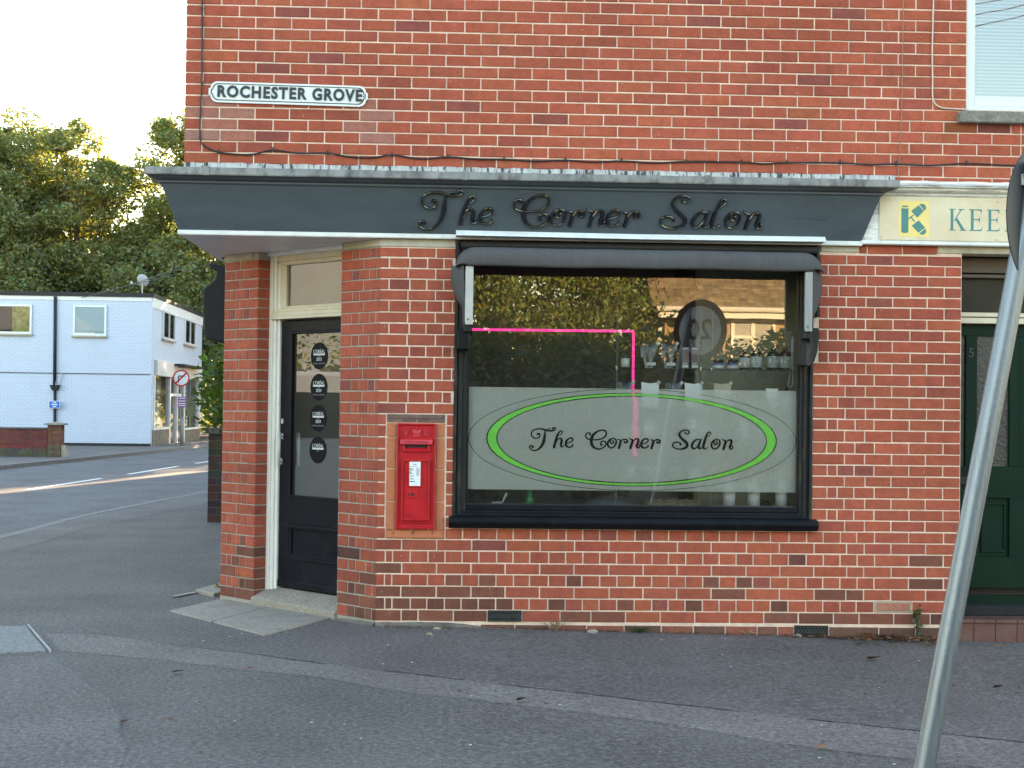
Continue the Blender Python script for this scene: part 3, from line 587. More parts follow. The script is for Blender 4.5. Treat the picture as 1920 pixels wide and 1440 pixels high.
# ---- shop window
m = MB(); m.box(-.03,.052,.02,.14,.735,2.598); m.box(2.305,2.383,.02,.14,.735,2.598); m.box(-.03,2.383,.055,.14,2.44,2.52)
fr = m.build('shop_window', BLACKW, bld, bevel=.004)
for b_ in ((-.036,-.016,-.006),(-.005,.022,.006),(2.325,2.35,.006),(2.366,2.386,-.006)): m = MB(); m.box(b_[0],b_[1],b_[2],.02,.735,2.545); m.build('jamb_moulding', BLACKW, fr, bevel=.004)
m = MB(); m.box(.052,.066,.055,.1,.815,2.44); m.box(2.297,2.305,.055,.1,.815,2.44); m.build('glazing_bead', BLACKW, fr, bevel=.003)
m = MB(); m.box(-.035,2.388,.012,.14,.738,.775); m.box(.052,2.305,.03,.14,.775,.815); m.box(-.02,2.37,-.012,.012,.738,.752); m.build('bottom_rail', BLACK, fr, bevel=.005)
m = MB(); m.sweep([(-.075,.688),(-.082,.700),(-.082,.716),(-.070,.728),(-.03,.738),(.10,.738),(.10,.66),(-.055,.66),(-.06,.672)], [(-.058,0,0),(2.415,0,0)]); m.build('window_sill', BLACK, fr, bevel=.003)
m = MB(); m.quad((.06,.09,.815),(2.302,.09,.815),(2.302,.09,2.44),(.06,.09,2.44)); m.build('window_pane', GLASS, fr)
# frosted film with clear gaps cut round the ellipse
def film_mat():
    m, n, l, b = nt('frosted_film'); out = n['Material Output']; n.remove(b)
    d = n.new('ShaderNodeBsdfDiffuse'); d.inputs[0].default_value = (.95,.96,.92,1)
    t = n.new('ShaderNodeBsdfTranslucent'); t.inputs[0].default_value = (.5,.52,.51,1)
    r = n.new('ShaderNodeBsdfRefraction'); r.inputs['IOR'].default_value = 1.12; r.inputs['Roughness'].default_value = .36; r.inputs[0].default_value = (.9,.92,.91,1)
    a = n.new('ShaderNodeMixShader'); a.inputs[0].default_value = .03; l.new(d.outputs[0], a.inputs[1]); l.new(t.outputs[0], a.inputs[2])
    c = n.new('ShaderNodeMixShader'); c.inputs[0].default_value = .46; l.new(a.outputs[0], c.inputs[1]); l.new(r.outputs[0], c.inputs[2])
    l.new(c.outputs[0], out.inputs['Surface']); return m
FILM = film_mat()
FX0, FX1, FZ0, FZ1, FY = .066, 2.297, .911, 1.603, .098
cx, cz = 1.177, 1.2585
e_line_o, e_line_i = (1.181,1.257,1.1155,.3455), (1.181,1.257,1.111,.3415)
e_do, e_go, e_gi, e_di = (cx,cz,.990,.3170), (cx,cz,.981,.3110), (cx,cz,.922,.2975), (cx,cz,.914,.2905)
def film():
    m = MB(); n = 256; vs = []
    for k in range(n):
        a = 2*math.pi*k/n; ca, sa = math.cos(a), math.sin(a)
        ex, ez = e_line_o[2]*ca, e_line_o[3]*sa; X, Z = e_line_o[0]+ex, e_line_o[1]+ez
        t = min([((FX1 if ex > 0 else FX0)-e_line_o[0])/ex if abs(ex) > 1e-6 else 9, ((FZ1 if ez > 0 else FZ0)-e_line_o[1])/ez if abs(ez) > 1e-6 else 9])
        t = max(t, 1.0005); vs += [(e_line_o[0]+ex*t, FY, e_line_o[1]+ez*t), (X, FY, Z)]
    # corner points
    m.add(vs, [(2*k, 2*((k+1) % n), 2*((k+1) % n)+1, 2*k+1) for k in range(n)])
    m.ring(e_line_i, e_do, FY, 200); m.disc(cx, cz, FY, e_di[2], e_di[3], 160)
    return m.build('frosted_film', FILM, fr)
film()
m = MB(); m.ring(e_go, e_gi, .0955, 200); m.build('green_ellipse', GREENV, fr)
# ---- curly lettering, traced as strokes (x, y down, half width)
def S(pts, w): return [(x, y, (w if isinstance(w, (int, float)) else w[i])) for i, (x, y) in enumerate(pts)]
def sh(strokes, dx, dy): return [[(x+dx, y+dy, w) for x, y, w in s] for s in strokes]
g_T = [S([(262,305),(285,300),(298,322),(288,355),(245,378),(195,368),(160,330),(155,285),(180,245),(230,222),(300,215),(370,228),(430,246),(490,252),(540,240),(562,215),(548,197),(522,200),(517,214)], [20,15,11,11,11,11,12,12,12,12,13,14,14,13,12,11,10,11,14]),
       S([(392,238),(384,300),(376,380),(358,450),(322,520),(270,568),(205,588),(150,570),(126,532),(142,506),(172,510),(182,528)], [8,17,24,26,22,15,11,10,10,11,14,20]), S([(415,235),(450,212),(490,222)], [5,7,5])]
g_h = [S([(632,330),(668,302),(684,268),(666,250),(636,265),(606,310),(580,380),(560,450),(542,535)], [6,8,9,10,12,17,21,22,21]), S([(572,470),(600,402),(632,380),(664,388),(673,422),(664,470),(660,508),(676,526),(700,516),(708,492)], [6,9,11,15,20,21,17,11,9,7])]
g_e = [S([(748,462),(800,452),(848,428),(862,396),(836,374),(792,382),(757,420),(744,470),(757,512),(796,532),(840,524),(865,500),(857,486)], [7,9,11,14,14,14,18,21,19,14,12,11,12])]
g_C = [S([(1158,314),(1152,290),(1128,281),(1096,296),(1081,335),(1096,374),(1136,394),(1200,403),(1280,402),(1360,384),(1415,345),(1434,296),(1420,256),(1380,239),(1320,244),(1256,276),(1207,326),(1182,385),(1178,440),(1197,500),(1240,544),(1300,562),(1360,550),(1410,515),(1430,470),(1415,436),(1380,426),(1346,441),(1339,474),(1354,490)], [18,12,10,12,13,12,11,11,11,12,14,14,14,14,14,18,23,26,26,23,18,14,12,12,12,12,11,11,14,20])]
g_o = [S([(1545,378),(1500,396),(1466,440),(1462,495),(1488,532),(1526,543),(1570,520),(1600,470),(1605,420),(1582,386),(1542,380),(1508,405),(1502,440),(1526,464),(1556,458),(1562,432),(1545,420)], [10,13,16,17,14,12,13,16,15,12,10,11,12,12,11,10,13])]
g_r = [S([(1632,398),(1660,402),(1680,424),(1670,480),(1652,546)], [9,11,19,22,21]), S([(1680,445),(1708,407),(1750,396),(1788,408),(1795,436),(1768,454),(1744,440)], [7,11,14,16,16,14,18])]
g_n = [S([(1820,370),(1846,390),(1882,408),(1878,450),(1862,500),(1848,548)], [6,9,17,22,22,21]), S([(1880,450),(1918,402),(1958,386),(1984,405),(1975,460),(1958,508),(1966,538),(1994,540),(2009,512),(1996,494)], [6,11,15,20,21,20,16,12,10,11])]
k_ = 1828.6
g_S = [S([(x+k_, y) for x, y in [(957,283),(985,303),(1018,290),(1029,262),(1005,241),(955,237),(900,252),(862,290),(862,330),(895,375),(945,420),(988,465),(990,515),(950,548),(880,564),(800,554),(752,520),(747,482),(776,451),(825,445),(868,460),(882,486)]], [14,11,11,10,10,11,14,17,20,22,24,26,24,20,14,12,12,12,12,12,14,19])]
g_a = [S([(x+k_, y) for x, y in [(1225,408),(1172,396),(1112,430),(1077,490),(1082,538),(1120,558),(1165,520),(1200,460),(1224,412)]], [7,12,19,23,21,13,9,8,7]), S([(x+k_, y) for x, y in [(1242,386),(1216,430),(1196,490),(1190,533),(1210,553),(1238,544),(1250,520)]], [9,17,21,21,14,9,7])]
g_l = [S([(x+k_, y) for x, y in [(1344,350),(1384,318),(1400,286),(1376,266),(1346,286),(1320,340),(1296,420),(1276,490),(1276,538),(1300,558),(1334,545),(1350,528)]], [6,8,8,10,14,19,23,23,21,13,9,7])]
GLY = [g_T, g_h, g_e, g_C, g_o, g_r, g_n, sh(g_e,1290,12), sh(g_r,559,5), g_S, g_a, g_l, sh(g_o,1779,18), sh(g_n,1599,18)]
def catmull(pts, sub=5):
    P = [pts[0]]+pts+[pts[-1]]; out = []
    for i in range(1, len(P)-2):
        for k in range(sub):
            t = k/sub; out.append(tuple(.5*((2*b)+(-a+c)*t+(2*a-5*b+4*c-d)*t*t+(-a+3*b-3*c+d)*t**3) for a, b, c, d in zip(P[i-1],P[i],P[i+1],P[i+2])))
    out.append(pts[-1]); return out
def stroke_geo(m, st, fx, prof, k, M=None):
    """st: smoothed stroke in trace units; fx maps (x,y)->(X,Z); prof: [(side -1..1, depth)] cross-section; k: metres per unit"""
    pts = [(*fx(x, y), max(w, 3)*k) for x, y, w in catmull(st)]
    n = len(prof); vs = []; fs = []
    for i, (X, Z, w) in enumerate(pts):
        a, b = pts[max(i-1,0)], pts[min(i+1,len(pts)-1)]; d = Vector((b[0]-a[0], b[1]-a[1])); d = d.normalized() if d.length > 1e-9 else Vector((1,0)); nx, nz = -d.y, d.x
        for s, y in prof: vs.append((X+nx*s*w, y, Z+nz*s*w))
    for j in range(len(pts)-1):
        for i in range(n-1): a = j*n+i; fs.append((a, a+1, a+1+n, a+n))
    m.add(vs, fs, M)
    for X, Z, w in (pts[0], pts[-1]):                                 # rounded ends
        c = 10; ys = sorted(set(y for _, y in prof)); y0, y1 = ys[0], ys[-1]
        m.add([(X+w*math.cos(2*math.pi*q/c), y1, Z+w*math.sin(2*math.pi*q/c)) for q in range(c)]+[(X+.6*w*math.cos(2*math.pi*q/c), y0, Z+.6*w*math.sin(2*math.pi*q/c)) for q in range(c)], [(q,(q+1)%c,c+(q+1)%c,c+q) for q in range(c)]+[tuple(range(c,2*c))], M)
fx_film = lambda x, y: (.431+(x*1.489/3748.6), 1.409-(y-.0113*x)*.288/731.4-.0012)
m = MB()
for q, g in enumerate(GLY):
    for j, st in enumerate(g): d = .0940-.0002*j; stroke_geo(m, st, fx_film, [(-1,d),(1,d-.00005)], 1.489/3748.6)
m.build('lettering', VINYL, fr)
# raised letters on the raked fascia face
FA = math.atan2(.10, .289)
FM = Matrix.Translation((0,-.05,2.614)) @ Matrix.Rotation(FA, 4, 'X')
zf = math.cos(FA)
fx_f = lambda x, y: (-.281+(x-125)*2.286/3484, (2.901-(y-195-.0113*x)*.252/400-2.614)/zf-.007)
sgn = thing('shop_sign', 'raised black curly script reading The Corner Salon on the dark fascia', 'sign', (-.28,-.1,2.65))
for g in GLY:
    m = MB(FM)
    for j, st in enumerate(g): stroke_geo(m, st, fx_f, [(-1,0),(-1.0,-.012),(-.55,-.022-.001*j),(0,-.0235-.001*j),(.55,-.022-.001*j),(1.0,-.012),(1,0)], 2.286/3484*.95)
    m.build('letter', LETTER, sgn)
# ---- awning over the shop window
aw = thing('window_awning', 'folded grey fabric awning with white arms above the shop window', 'awning', (1.18,0,2.5))
m = MB(); m.sweep([(-.165,2.596),(-.163,2.602),(-.128,2.634),(-.05,2.634),(-.05,2.596)], [(-.035,0,0),(.4,0,-.002),(1.2,0,-.006),(2.428,0,-.002)]); m.build('cover_board', WHITE, aw, bevel=.003)
m = MB(); m.box(-.022,2.41,.0,.03,2.44,2.585); m.box(-.028,-.012,-.03,.0,2.36,2.585); m.box(2.395,2.412,-.05,.0,2.10,2.585); m.build('awning_box', BLACKW, aw)
m = MB(); m.tube([(0,-.06,2.545),(2.39,-.06,2.548)], .022, 12); m.build('roller', IRON, aw, smooth=True)
def hood():
    m = MB(); nx, npf = 120, 16; xs = [-.035+2.435*(1-math.cos(math.pi*i/(nx-1)))/2 for i in range(nx)]
    prof = [(-.228,2.388),(-.236,2.405),(-.242,2.43),(-.243,2.46),(-.236,2.485),(-.222,2.503),(-.20,2.513),(-.17,2.519),(-.14,2.522),(-.10,2.526),(-.06,2.53)]
    vs = []; n = len(prof)
    for x in xs:
        d = min(x+.035, 2.40-x); R = .13; q = max(0, 1-d/R); drop = .118*(1-math.sqrt(max(0, 1-q*q))); inw = .05*q*q
        sg = mnoise.noise(Vector((x*2.2, 0, 0)))*.006
        for j, (y, z) in enumerate(prof):
            t = j/(n-1); fold = .004*mnoise.noise(Vector((x*7, z*9, 4)))
            lift = (.012*math.sin(min(1, d/.09)*math.pi) if d < .09 else 0)*(1-min(1,t*4))
            vs.append((x, y+inw*(.3+t)+fold, z-drop*min(1, t*2.2)+sg*(1 if t < .5 else .4)+lift))
    fs = [(i*n+j, (i+1)*n+j, (i+1)*n+j+1, i*n+j+1) for i in range(nx-1) for j in range(n-1)]
    m.add(vs, fs); o = m.build('awning_fabric', FABRIC, aw, smooth=True); s = o.modifiers.new('thick', 'SOLIDIFY'); s.thickness = .003; return o
fab = hood()
def cheek(x0, sgn_, zb):
    m = MB(); rows = 18; cols = 9; vs = []
    for i in range(rows):
        t = i/(rows-1); z = 2.40-(2.40-zb)*t; wd = .20*(1-.35*t**2) if t < .93 else .20*.65*(1-(t-.93)*6)
        for j in range(cols):
            u = j/(cols-1); y = -.205+wd*u*.95
            bul = math.sin(u*math.pi)*.060*math.sin(min(1, .25+t*1.1)*math.pi)**.7 + .028*(1-abs(2*u-.9))*(1-t)
            vs.append((x0+sgn_*(bul+.018*u-.012*t), y, z-.01*u))
    m.add(vs, [(i*cols+j, i*cols+j+1, (i+1)*cols+j+1, (i+1)*cols+j) for i in range(rows-1) for j in range(cols-1)])
    o = m.build('side_flap', FABRIC, aw, smooth=True); s = o.modifiers.new('thick', 'SOLIDIFY'); s.thickness = .003
cheek(.022, -1, 2.01); cheek(2.325, 1, 1.93)
for xa, xb, zb in ((.034,.084,2.005),(2.278,2.326,1.99)):
    m = MB(); m.box(xa,xb,-.215,-.175,zb,2.39); m.box(xa-.003,xa+.008,-.21,-.18,zb+.01,2.385); arm = m.build('awning_arm', ALU if xa < 1 else GALV, aw, bevel=.004)
    m = MB(); m.box(xa-.012,xb-.004,-.20,.0,zb-.045,zb-.002); m.build('arm_hinge', BLACKW, arm, bevel=.004)
    m = MB(); m.tube([((xa+xb)/2-.008,-.22,zb+.035),((xa+xb)/2-.008,-.212,zb+.035)], .005, 8); m.build('rivet', IRON, arm)
m = MB(); m.box(-.018,.063,-.16,.015,1.845,1.975); m.build('arm_bracket', BLACK, aw, bevel=.006)
m = MB(); m.wallpoly([(2.262,1.77),(2.33,1.765),(2.36,1.80),(2.378,1.86),(2.388,1.95),(2.388,2.02),(2.28,2.02),(2.262,1.93)], -.15, .01); m.build('arm_bracket', BLACKW, aw, bevel=.006)
# awning on the side wall, seen edge-on beyond the doorway
sa = thing('side_awning', 'folded black awning on the side wall beyond the doorway', 'awning', (-1.77,2.2,2.5))
m = MB(); pf = [(-1.80,2.55),(-1.98,2.585),(-2.02,2.59),(-2.005,2.555),(-1.95,2.53),(-1.97,2.46),(-2.055,2.385),(-2.06,2.30),(-2.045,2.03),(-2.035,1.985),(-1.95,1.968),(-1.80,1.965)]
m.add([(x,1.95,z) for x,z in pf]+[(x,4.2,z) for x,z in pf], [tuple(range(12))]+[(i,12+i,12+(i+1)%12,(i+1)%12) for i in range(12)]+[tuple(range(12,24))[::-1]]); m.build('awning_fabric', NAVY, sa, bevel=.012)
m = MB(); m.box(-1.80,-1.77,1.9,4.25,1.95,2.60); m.build('awning_box', BLACKW, sa)
# ---- letter box in its terracotta surround
def tblock(x0, x1, z0, z1, m_, cut=None):
    m = MB(); q = .022
    m.box(x0,x1,-.006,.03,z0,z1); return m.build('terracotta_block', m_, wall, bevel=.004)
for z0, z1 in ((1.262,1.353),(1.052,1.255),(.835,1.045),(.642,.828)): tblock(-.478,-.417,z0,z1,TERRA); tblock(-.146,-.092,z0,z1,TERRA)
for xa, xb in ((-.478,-.286),(-.280,-.092)): tblock(xa,xb,1.359,1.412,TERRAD)
for xa, xb in ((-.478,-.428),(-.422,-.305),(-.287,-.168),(-.162,-.092)): tblock(xa,xb,.590,.636,TERRA)
tblock(-.299,-.293,.592,.636,TERRA)
m = MB(); m.wallpoly([(-.478,1.412),(-.455,1.385),(-.115,1.385),(-.092,1.412)], -.012, -.004); m.build('surround_chamfer', TERRAD, wall)
m = MB(); m.wallpoly([(-.478,.588),(-.092,.588),(-.115,.612),(-.455,.612)], -.016, -.004); m.build('surround_chamfer', TERRA, wall, bevel=.005)
pb = thing('post_box', 'red cast iron wall post box with V R and crown in terracotta surround', 'post box', (-.28,0,.65))
m = MB(); m.box(-.410,-.151,-.022,.02,.650,1.353); body = m.build('body', RED, pb, bevel=.004)
m = MB()
for b in ((-.410,-.398,.650,1.353),(-.163,-.151,.650,1.353)): m.box(b[0],b[1],-.040,-.022,b[2],b[3])
m.box(-.398,-.163,-.040,-.022,1.341,1.353); m.box(-.398,-.163,-.031,-.022,.650,.678); m.box(-.393,-.168,-.028,-.022,.690,.700); m.build('rim', RED, pb, bevel=.003)
m = MB(); m.wallpoly([(-.388,1.212),(-.172,1.212),(-.172,1.244),(-.388,1.244)], -.060, -.022); m.build('slot_hood', REDPALE, pb, bevel=.005)
m = MB(); m.box(-.362,-.198,-.0245,-.021,1.190,1.211); m.build('slot', IRON, pb)
m = MB(); m.box(-.368,-.356,-.040,-.022,1.165,1.213); m.box(-.204,-.190,-.040,-.022,1.165,1.213); m.add([(-.368,-.045,1.166),(-.190,-.045,1.166),(-.190,-.022,1.192),(-.368,-.022,1.192),(-.368,-.022,1.160),(-.190,-.022,1.160)], [(0,1,2,3),(0,4,5,1)]); m.build('slot_lip', RED, pb, bevel=.003)
m = MB(); m.box(-.376,-.186,-.0285,-.022,.702,1.112); dr = m.build('collection_door', RED, pb, bevel=.003)
m = MB()
for b in ((-.374,-.364,.706,1.108),(-.198,-.188,.706,1.108),(-.364,-.198,1.098,1.108),(-.364,-.198,.706,.714)): m.box(b[0],b[1],-.043,-.028,b[2],b[3])
m.build('door_edge', RED, dr, bevel=.0025)
m = MB(); m.box(-.333,-.243,-.037,-.029,.926,1.106); m.build('notice_frame', RED, pb, bevel=.003)
m = MB(); m.box(-.323,-.250,-.0388,-.036,.937,1.099); npl = m.build('notice', PAPER, pb)
m = MB(); y = -.0394
m.box(-.298,-.276,y,y+.0004,1.076,1.080)
for z, w in ((1.063,.050),(1.050,.02),(1.046,.024),(1.040,.030),(1.030,.012),(1.021,.022),(1.016,.018),(1.006,.03),(.998,.024),(.985,.028),(.979,.026)): m.box(-.320,-.320+w,y,y+.0004,z,z+.0022)
for z in np.arange(1.005,1.055,.0052): m.box(-.279,-.254-random.uniform(0,.006),y,y+.0004,z,z+.0018)
m.box(-.322,-.285,y,y+.0004,.963,.968); m.box(-.322,-.315,y,y+.0004,1.046,1.053); m.box(-.322,-.316,y,y+.0004,1.022,1.03); m.build('print', INK, npl)
m = MB(); m.box(-.344,-.266,-.0345,-.029,.858,.905); lp = m.build('lock_plate', RED, pb, bevel=.0015)
m = MB(); m.disc(-.302,.880,-.037,.011,.011,18,-.034); m.wallpoly([(-.330,.872),(-.320,.872),(-.322,.888),(-.328,.888)], -.0355, -.034); m.build('keyhole', IRON, lp)
m = MB(); m.box(-.353,-.308,-.036,-.028,.738,.748); m.build('handle', RED, pb, bevel=.003)
for s_, x in (('V',-.350),('R',-.214)): text_obj('cipher', s_, REDPALE, x, 1.285, -.028, .038, pb, None, .012, .008)
m = MB(); m.box(-.300,-.258,-.030,-.022,1.262,1.270); m.box(-.303,-.255,-.030,-.022,1.272,1.283)
m.wallpoly([(-.300,1.285),(-.309,1.300),(-.306,1.310),(-.292,1.313),(-.281,1.303),(-.279,1.317),(-.277,1.303),(-.266,1.313),(-.252,1.310),(-.249,1.300),(-.258,1.285)], -.036, -.022)
m.box(-.282,-.276,-.028,-.022,1.316,1.328); m.box(-.286,-.272,-.028,-.022,1.320,1.324); m.build('crown', REDPALE, pb, bevel=.002)
text_obj('hood_lettering', 'POST OFFICE', RED, -.28, 1.228, -.0605, .013, pb, None, .004, .0015, sx=1.5)
m = MB()
for k in range(24): m.box(-.376+k*.0082,-.372+k*.0082,-.026,-.022,.680,.688)
m.build('foot_ridge', RED, pb)
# ---- air bricks
def air_brick(x0, x1, z0, z1):
    m = MB(); m.box(x0,x1,.0015,.03,z0,z1); t = .008
    for b in ((x0,x1,z0,z0+t),(x0,x1,z1-t,z1),(x0,x0+t,z0+t,z1-t),(x1-t,x1,z0+t,z1-t)): m.box(b[0],b[1],-.009,.0015,b[2],b[3])
    o = m.build('air_brick', IRON, bld); m = MB(); n = 9; w = (x1-x0-.016)/n; h = (z1-z0)/2
    for i in range(n+1):
        x = x0+.008+i*w
        for s_ in (-1, 1):
            pts = [(x+s_*w*.5*(1 if j % 2 else .12), z0+(z1-z0)*j/4) for j in range(5)]
            for (xa,za),(xb,zb) in zip(pts[:-1], pts[1:]):
                if min(xa,xb) < x0+.002 or max(xa,xb) > x1-.002: continue
                m.add([(xa-.0035,-.008,za),(xa+.0035,-.008,za),(xb+.0035,-.008,zb),(xb-.0035,-.008,zb),(xa-.0035,.0015,za),(xa+.0035,.0015,za),(xb+.0035,.0015,zb),(xb-.0035,.0015,zb)], [(0,1,2,3),(0,4,5,1),(1,5,6,2),(2,6,7,3),(3,7,4,0)])
    m.build('lattice', surf('iron_lattice', (.05,.05,.048), .7, .3, 20), o) if 'iron_lattice' not in MATS else m.build('lattice', MATS['iron_lattice'], o)
air_brick(.210,.436,.036,.110); air_brick(2.274,2.503,-.052,.024)
# ---- street name plate
def name_outline(x0, x1, z0, z1, r, e):
    """plate with concave corners and small stepped ends"""
    P = []; c = (z0+z1)/2
    def arc(cx_, cz_, a0, a1): return [(cx_+r*math.cos(math.radians(a0+(a1-a0)*k/6)), cz_+r*math.sin(math.radians(a0+(a1-a0)*k/6))) for k in range(7)]
    P += [(x0+e+r,z0)]+[(x1-e-r,z0)]+arc(x1-e-r, z0+r, -90, 0)+[(x1,z0+r),(x1,z1-r)]+arc(x1-e-r, z1-r, 0, 90)+arc(x0+e+r, z1-r, 90, 180)+[(x0,z1-r),(x0,z0+r)]+arc(x0+e+r, z0+r, 180, 270)
    return P
ns = thing('street_name_sign', 'white cast street sign with black raised letters reading ROCHESTER GROVE', 'street sign', (-1.165,0,3.45))
NS = Matrix.Translation((0,0,3.524)) @ Matrix.Rotation(.012, 4, 'Y')
m = MB(NS); m.wallpoly(name_outline(-1.694,-.636,-.070,.070,.046,.012), -.020, -.002); m.build('plate', SIGNW, ns, bevel=.004)
m = MB(NS); o_, i_ = name_outline(-1.679,-.651,-.057,.057,.040,.010), name_outline(-1.672,-.658,-.051,.051,.038,.009); n = len(o_)
m.add([(x,-.0215,z) for x,z in o_]+[(x,-.0215,z) for x,z in i_], [(k,(k+1)%n,n+(k+1)%n,n+k) for k in range(n)]); m.build('border', SIGNK, ns)
text_obj('lettering', 'ROCHESTER', SIGNK, -1.343, 0, -.023, .077, ns, NS, .034, .004, sx=.895, spacing=1.18)
text_obj('lettering', 'GROVE', SIGNK, -.840, 0, -.023, .078, ns, NS, .034, .004, sx=.87, spacing=1.16)
m = MB(NS); m.box(-1.600,-1.590,-.0225,-.020,-.004,.004); m.box(-.668,-.662,-.0225,-.02,-.004,.004); m.build('screw', IRON, ns)
# ---- neighbour's fascia and sign board
nf = MB(); nf.sweep([(-.030,2.612),(-.045,2.616),(-.045,2.925),(-.055,2.930),(-.060,2.945),(-.085,2.952),(-.10,2.962),(-.10,2.972),(-.125,2.978),(-.125,2.984),(.003,2.984),(.003,2.612)], [(2.69,0,0),(6,0,0)]); nfo = nf.build('white_fascia', WPEEL, bld, bevel=.003)
m = MB(); m.sweep([(-.120,2.985),(-.127,2.99),(-.06,3.012),(-.012,3.020),(-.012,3.036),(.003,3.036),(.003,2.985)], [(x,random.uniform(-.002,.002),random.uniform(-.003,.003)) for x in np.linspace(2.915,6,60)]); m.build('painted_flashing', WPEEL, nfo)
m = MB(); m.sweep([(-.050,2.594),(-.062,2.600),(-.062,2.616),(-.045,2.624),(-.02,2.624),(-.02,2.594)], [(2.69,0,0),(6,0,0)]); m.build('bottom_moulding', WHITE, nfo, bevel=.003)
kb = thing('neighbour_sign', 'faded cream sign board with green K emblem and the letters KEE', 'sign', (3.3,-.05,2.62))
m = MB(); m.box(2.813,5.2,-.054,-.046,2.628,2.922); m.build('board', YCREAM, kb, bevel=.002)
m = MB(); m.box(2.945,3.154,-.0552,-.0538,2.652,2.892); m.build('emblem_panel', YELLOW, kb)
EM = Matrix.Translation((2.945,0,2.652)) @ Matrix.Diagonal((.209,1,.240,1))
def emb(poly): return MB(EM).wallpoly(poly, -.0565, -.0551)
ex = lambda x, y: ((x-310)/400, (718-y)/472)     # read off an enlargement of the panel
m = MB(EM)
def el(cx_, cy_, rx, ry, a0, a1, n=10, rot=0): 
    r_ = math.radians(rot); out = []
    for k in range(n+1):
        a = math.radians(a0+(a1-a0)*k/n); u, v = rx*math.cos(a), ry*math.sin(a); out.append(ex(cx_+u*math.cos(r_)-v*math.sin(r_), cy_+u*math.sin(r_)+v*math.cos(r_)))
    return out
m.wallpoly((el(391,335,46,10,180,0)+el(391,655,46,16,0,180))[::-1], -.0565, -.0551)
m.wallpoly(el(391,318,46,11,0,350,16), -.0565, -.0551)
m.wallpoly([ex(440,470),ex(500,425),ex(508,438),ex(438,492)][::-1], -.0566, -.0551); m.wallpoly([ex(462,462),ex(475,452),ex(525,515),ex(512,525)][::-1], -.0564, -.0551)
m.wallpoly([ex(472,378),ex(570,298),ex(636,378),ex(552,465)][::-1], -.0565, -.0551); m.wallpoly([ex(580,290)]+el(614,330,52,52,-120,60,10)+[ex(642,370)], -.0565, -.0551)
m.wallpoly([ex(570,500),ex(655,596),ex(570,665),ex(482,572)][::-1], -.0565, -.0551); m.wallpoly([ex(664,605)]+el(620,640,50,52,-30,135,10)+[ex(578,675)], -.0565, -.0551)
m.build('emblem', TEAL, kb)
def serif_K(x, w, h):
    t, s_ = .018, .0055; m = MB(); Z = 2.698
    m.wallpoly([(x+.012,Z),(x+.012+t,Z),(x+.012+t,Z+h),(x+.012,Z+h)], -.0555, -.054)
    m.wallpoly([(x,Z),(x+.046,Z),(x+.046,Z+s_),(x,Z+s_)], -.0557, -.054); m.wallpoly([(x,Z+h-s_),(x+.046,Z+h-s_),(x+.046,Z+h),(x,Z+h)], -.0557, -.054)
    m.wallpoly([(x+.03,Z+h*.42),(x+.04,Z+h*.46),(x+w-.014,Z+h),(x+w-.022,Z+h)], -.0558, -.054); m.wallpoly([(x+.043,Z+h*.52),(x+w-.016,Z),(x+w+.008,Z),(x+.057,Z+h*.58)], -.0559, -.054)
    m.wallpoly([(x+w-.04,Z+h-s_),(x+w,Z+h-s_),(x+w,Z+h),(x+w-.04,Z+h)], -.0560, -.054); m.wallpoly([(x+w-.03,Z),(x+w+.014,Z),(x+w+.014,Z+s_),(x+w-.03,Z+s_)], -.0560, -.054)
    m.build('letter', TEAL, kb)
def serif_E(x, w, h):
    t, s_ = .018, .006; m = MB(); Z = 2.698
    m.wallpoly([(x+.012,Z),(x+.012+t,Z),(x+.012+t,Z+h),(x+.012,Z+h)], -.0555, -.054)
    m.wallpoly([(x,Z),(x+w-.01,Z),(x+w,Z+.034),(x+w-.012,Z+.010),(x+.03,Z+s_),(x,Z+s_)], -.0557, -.054); m.wallpoly([(x,Z+h-s_),(x+.03,Z+h-s_),(x+w-.018,Z+h-.009),(x+w-.010,Z+h-.03),(x+w-.008,Z+h),(x,Z+h)], -.0557, -.054)
    m.wallpoly([(x+.02,Z+h*.52-.003),(x+.064,Z+h*.52-.003),(x+.072,Z+h*.52-.022),(x+.074,Z+h*.52+.02),(x+.064,Z+h*.52+.004),(x+.02,Z+h*.52+.004)], -.0558, -.054)
    m.build('letter', TEAL, kb)
serif_K(3.288,.105,.146); serif_E(3.427,.094,.146); serif_E(3.547,.094,.146)
m = MB(); x = 3.672; Z = 2.698; m.box(x+.012,x+.030,-.0555,-.054,Z,Z+.146); m.box(x,x+.042,-.0557,-.054,Z,Z+.006); m.box(x,x+.034,-.0557,-.054,Z+.140,Z+.146); m.build('letter', TEAL, kb)
m = MB()
for x_, z_ in ((2.828,2.645),(3.622,2.895),(3.617,2.640)): m.disc(x_, z_, -.058, .006, .006, 10, -.0535)
m.build('screw', ALU, kb)
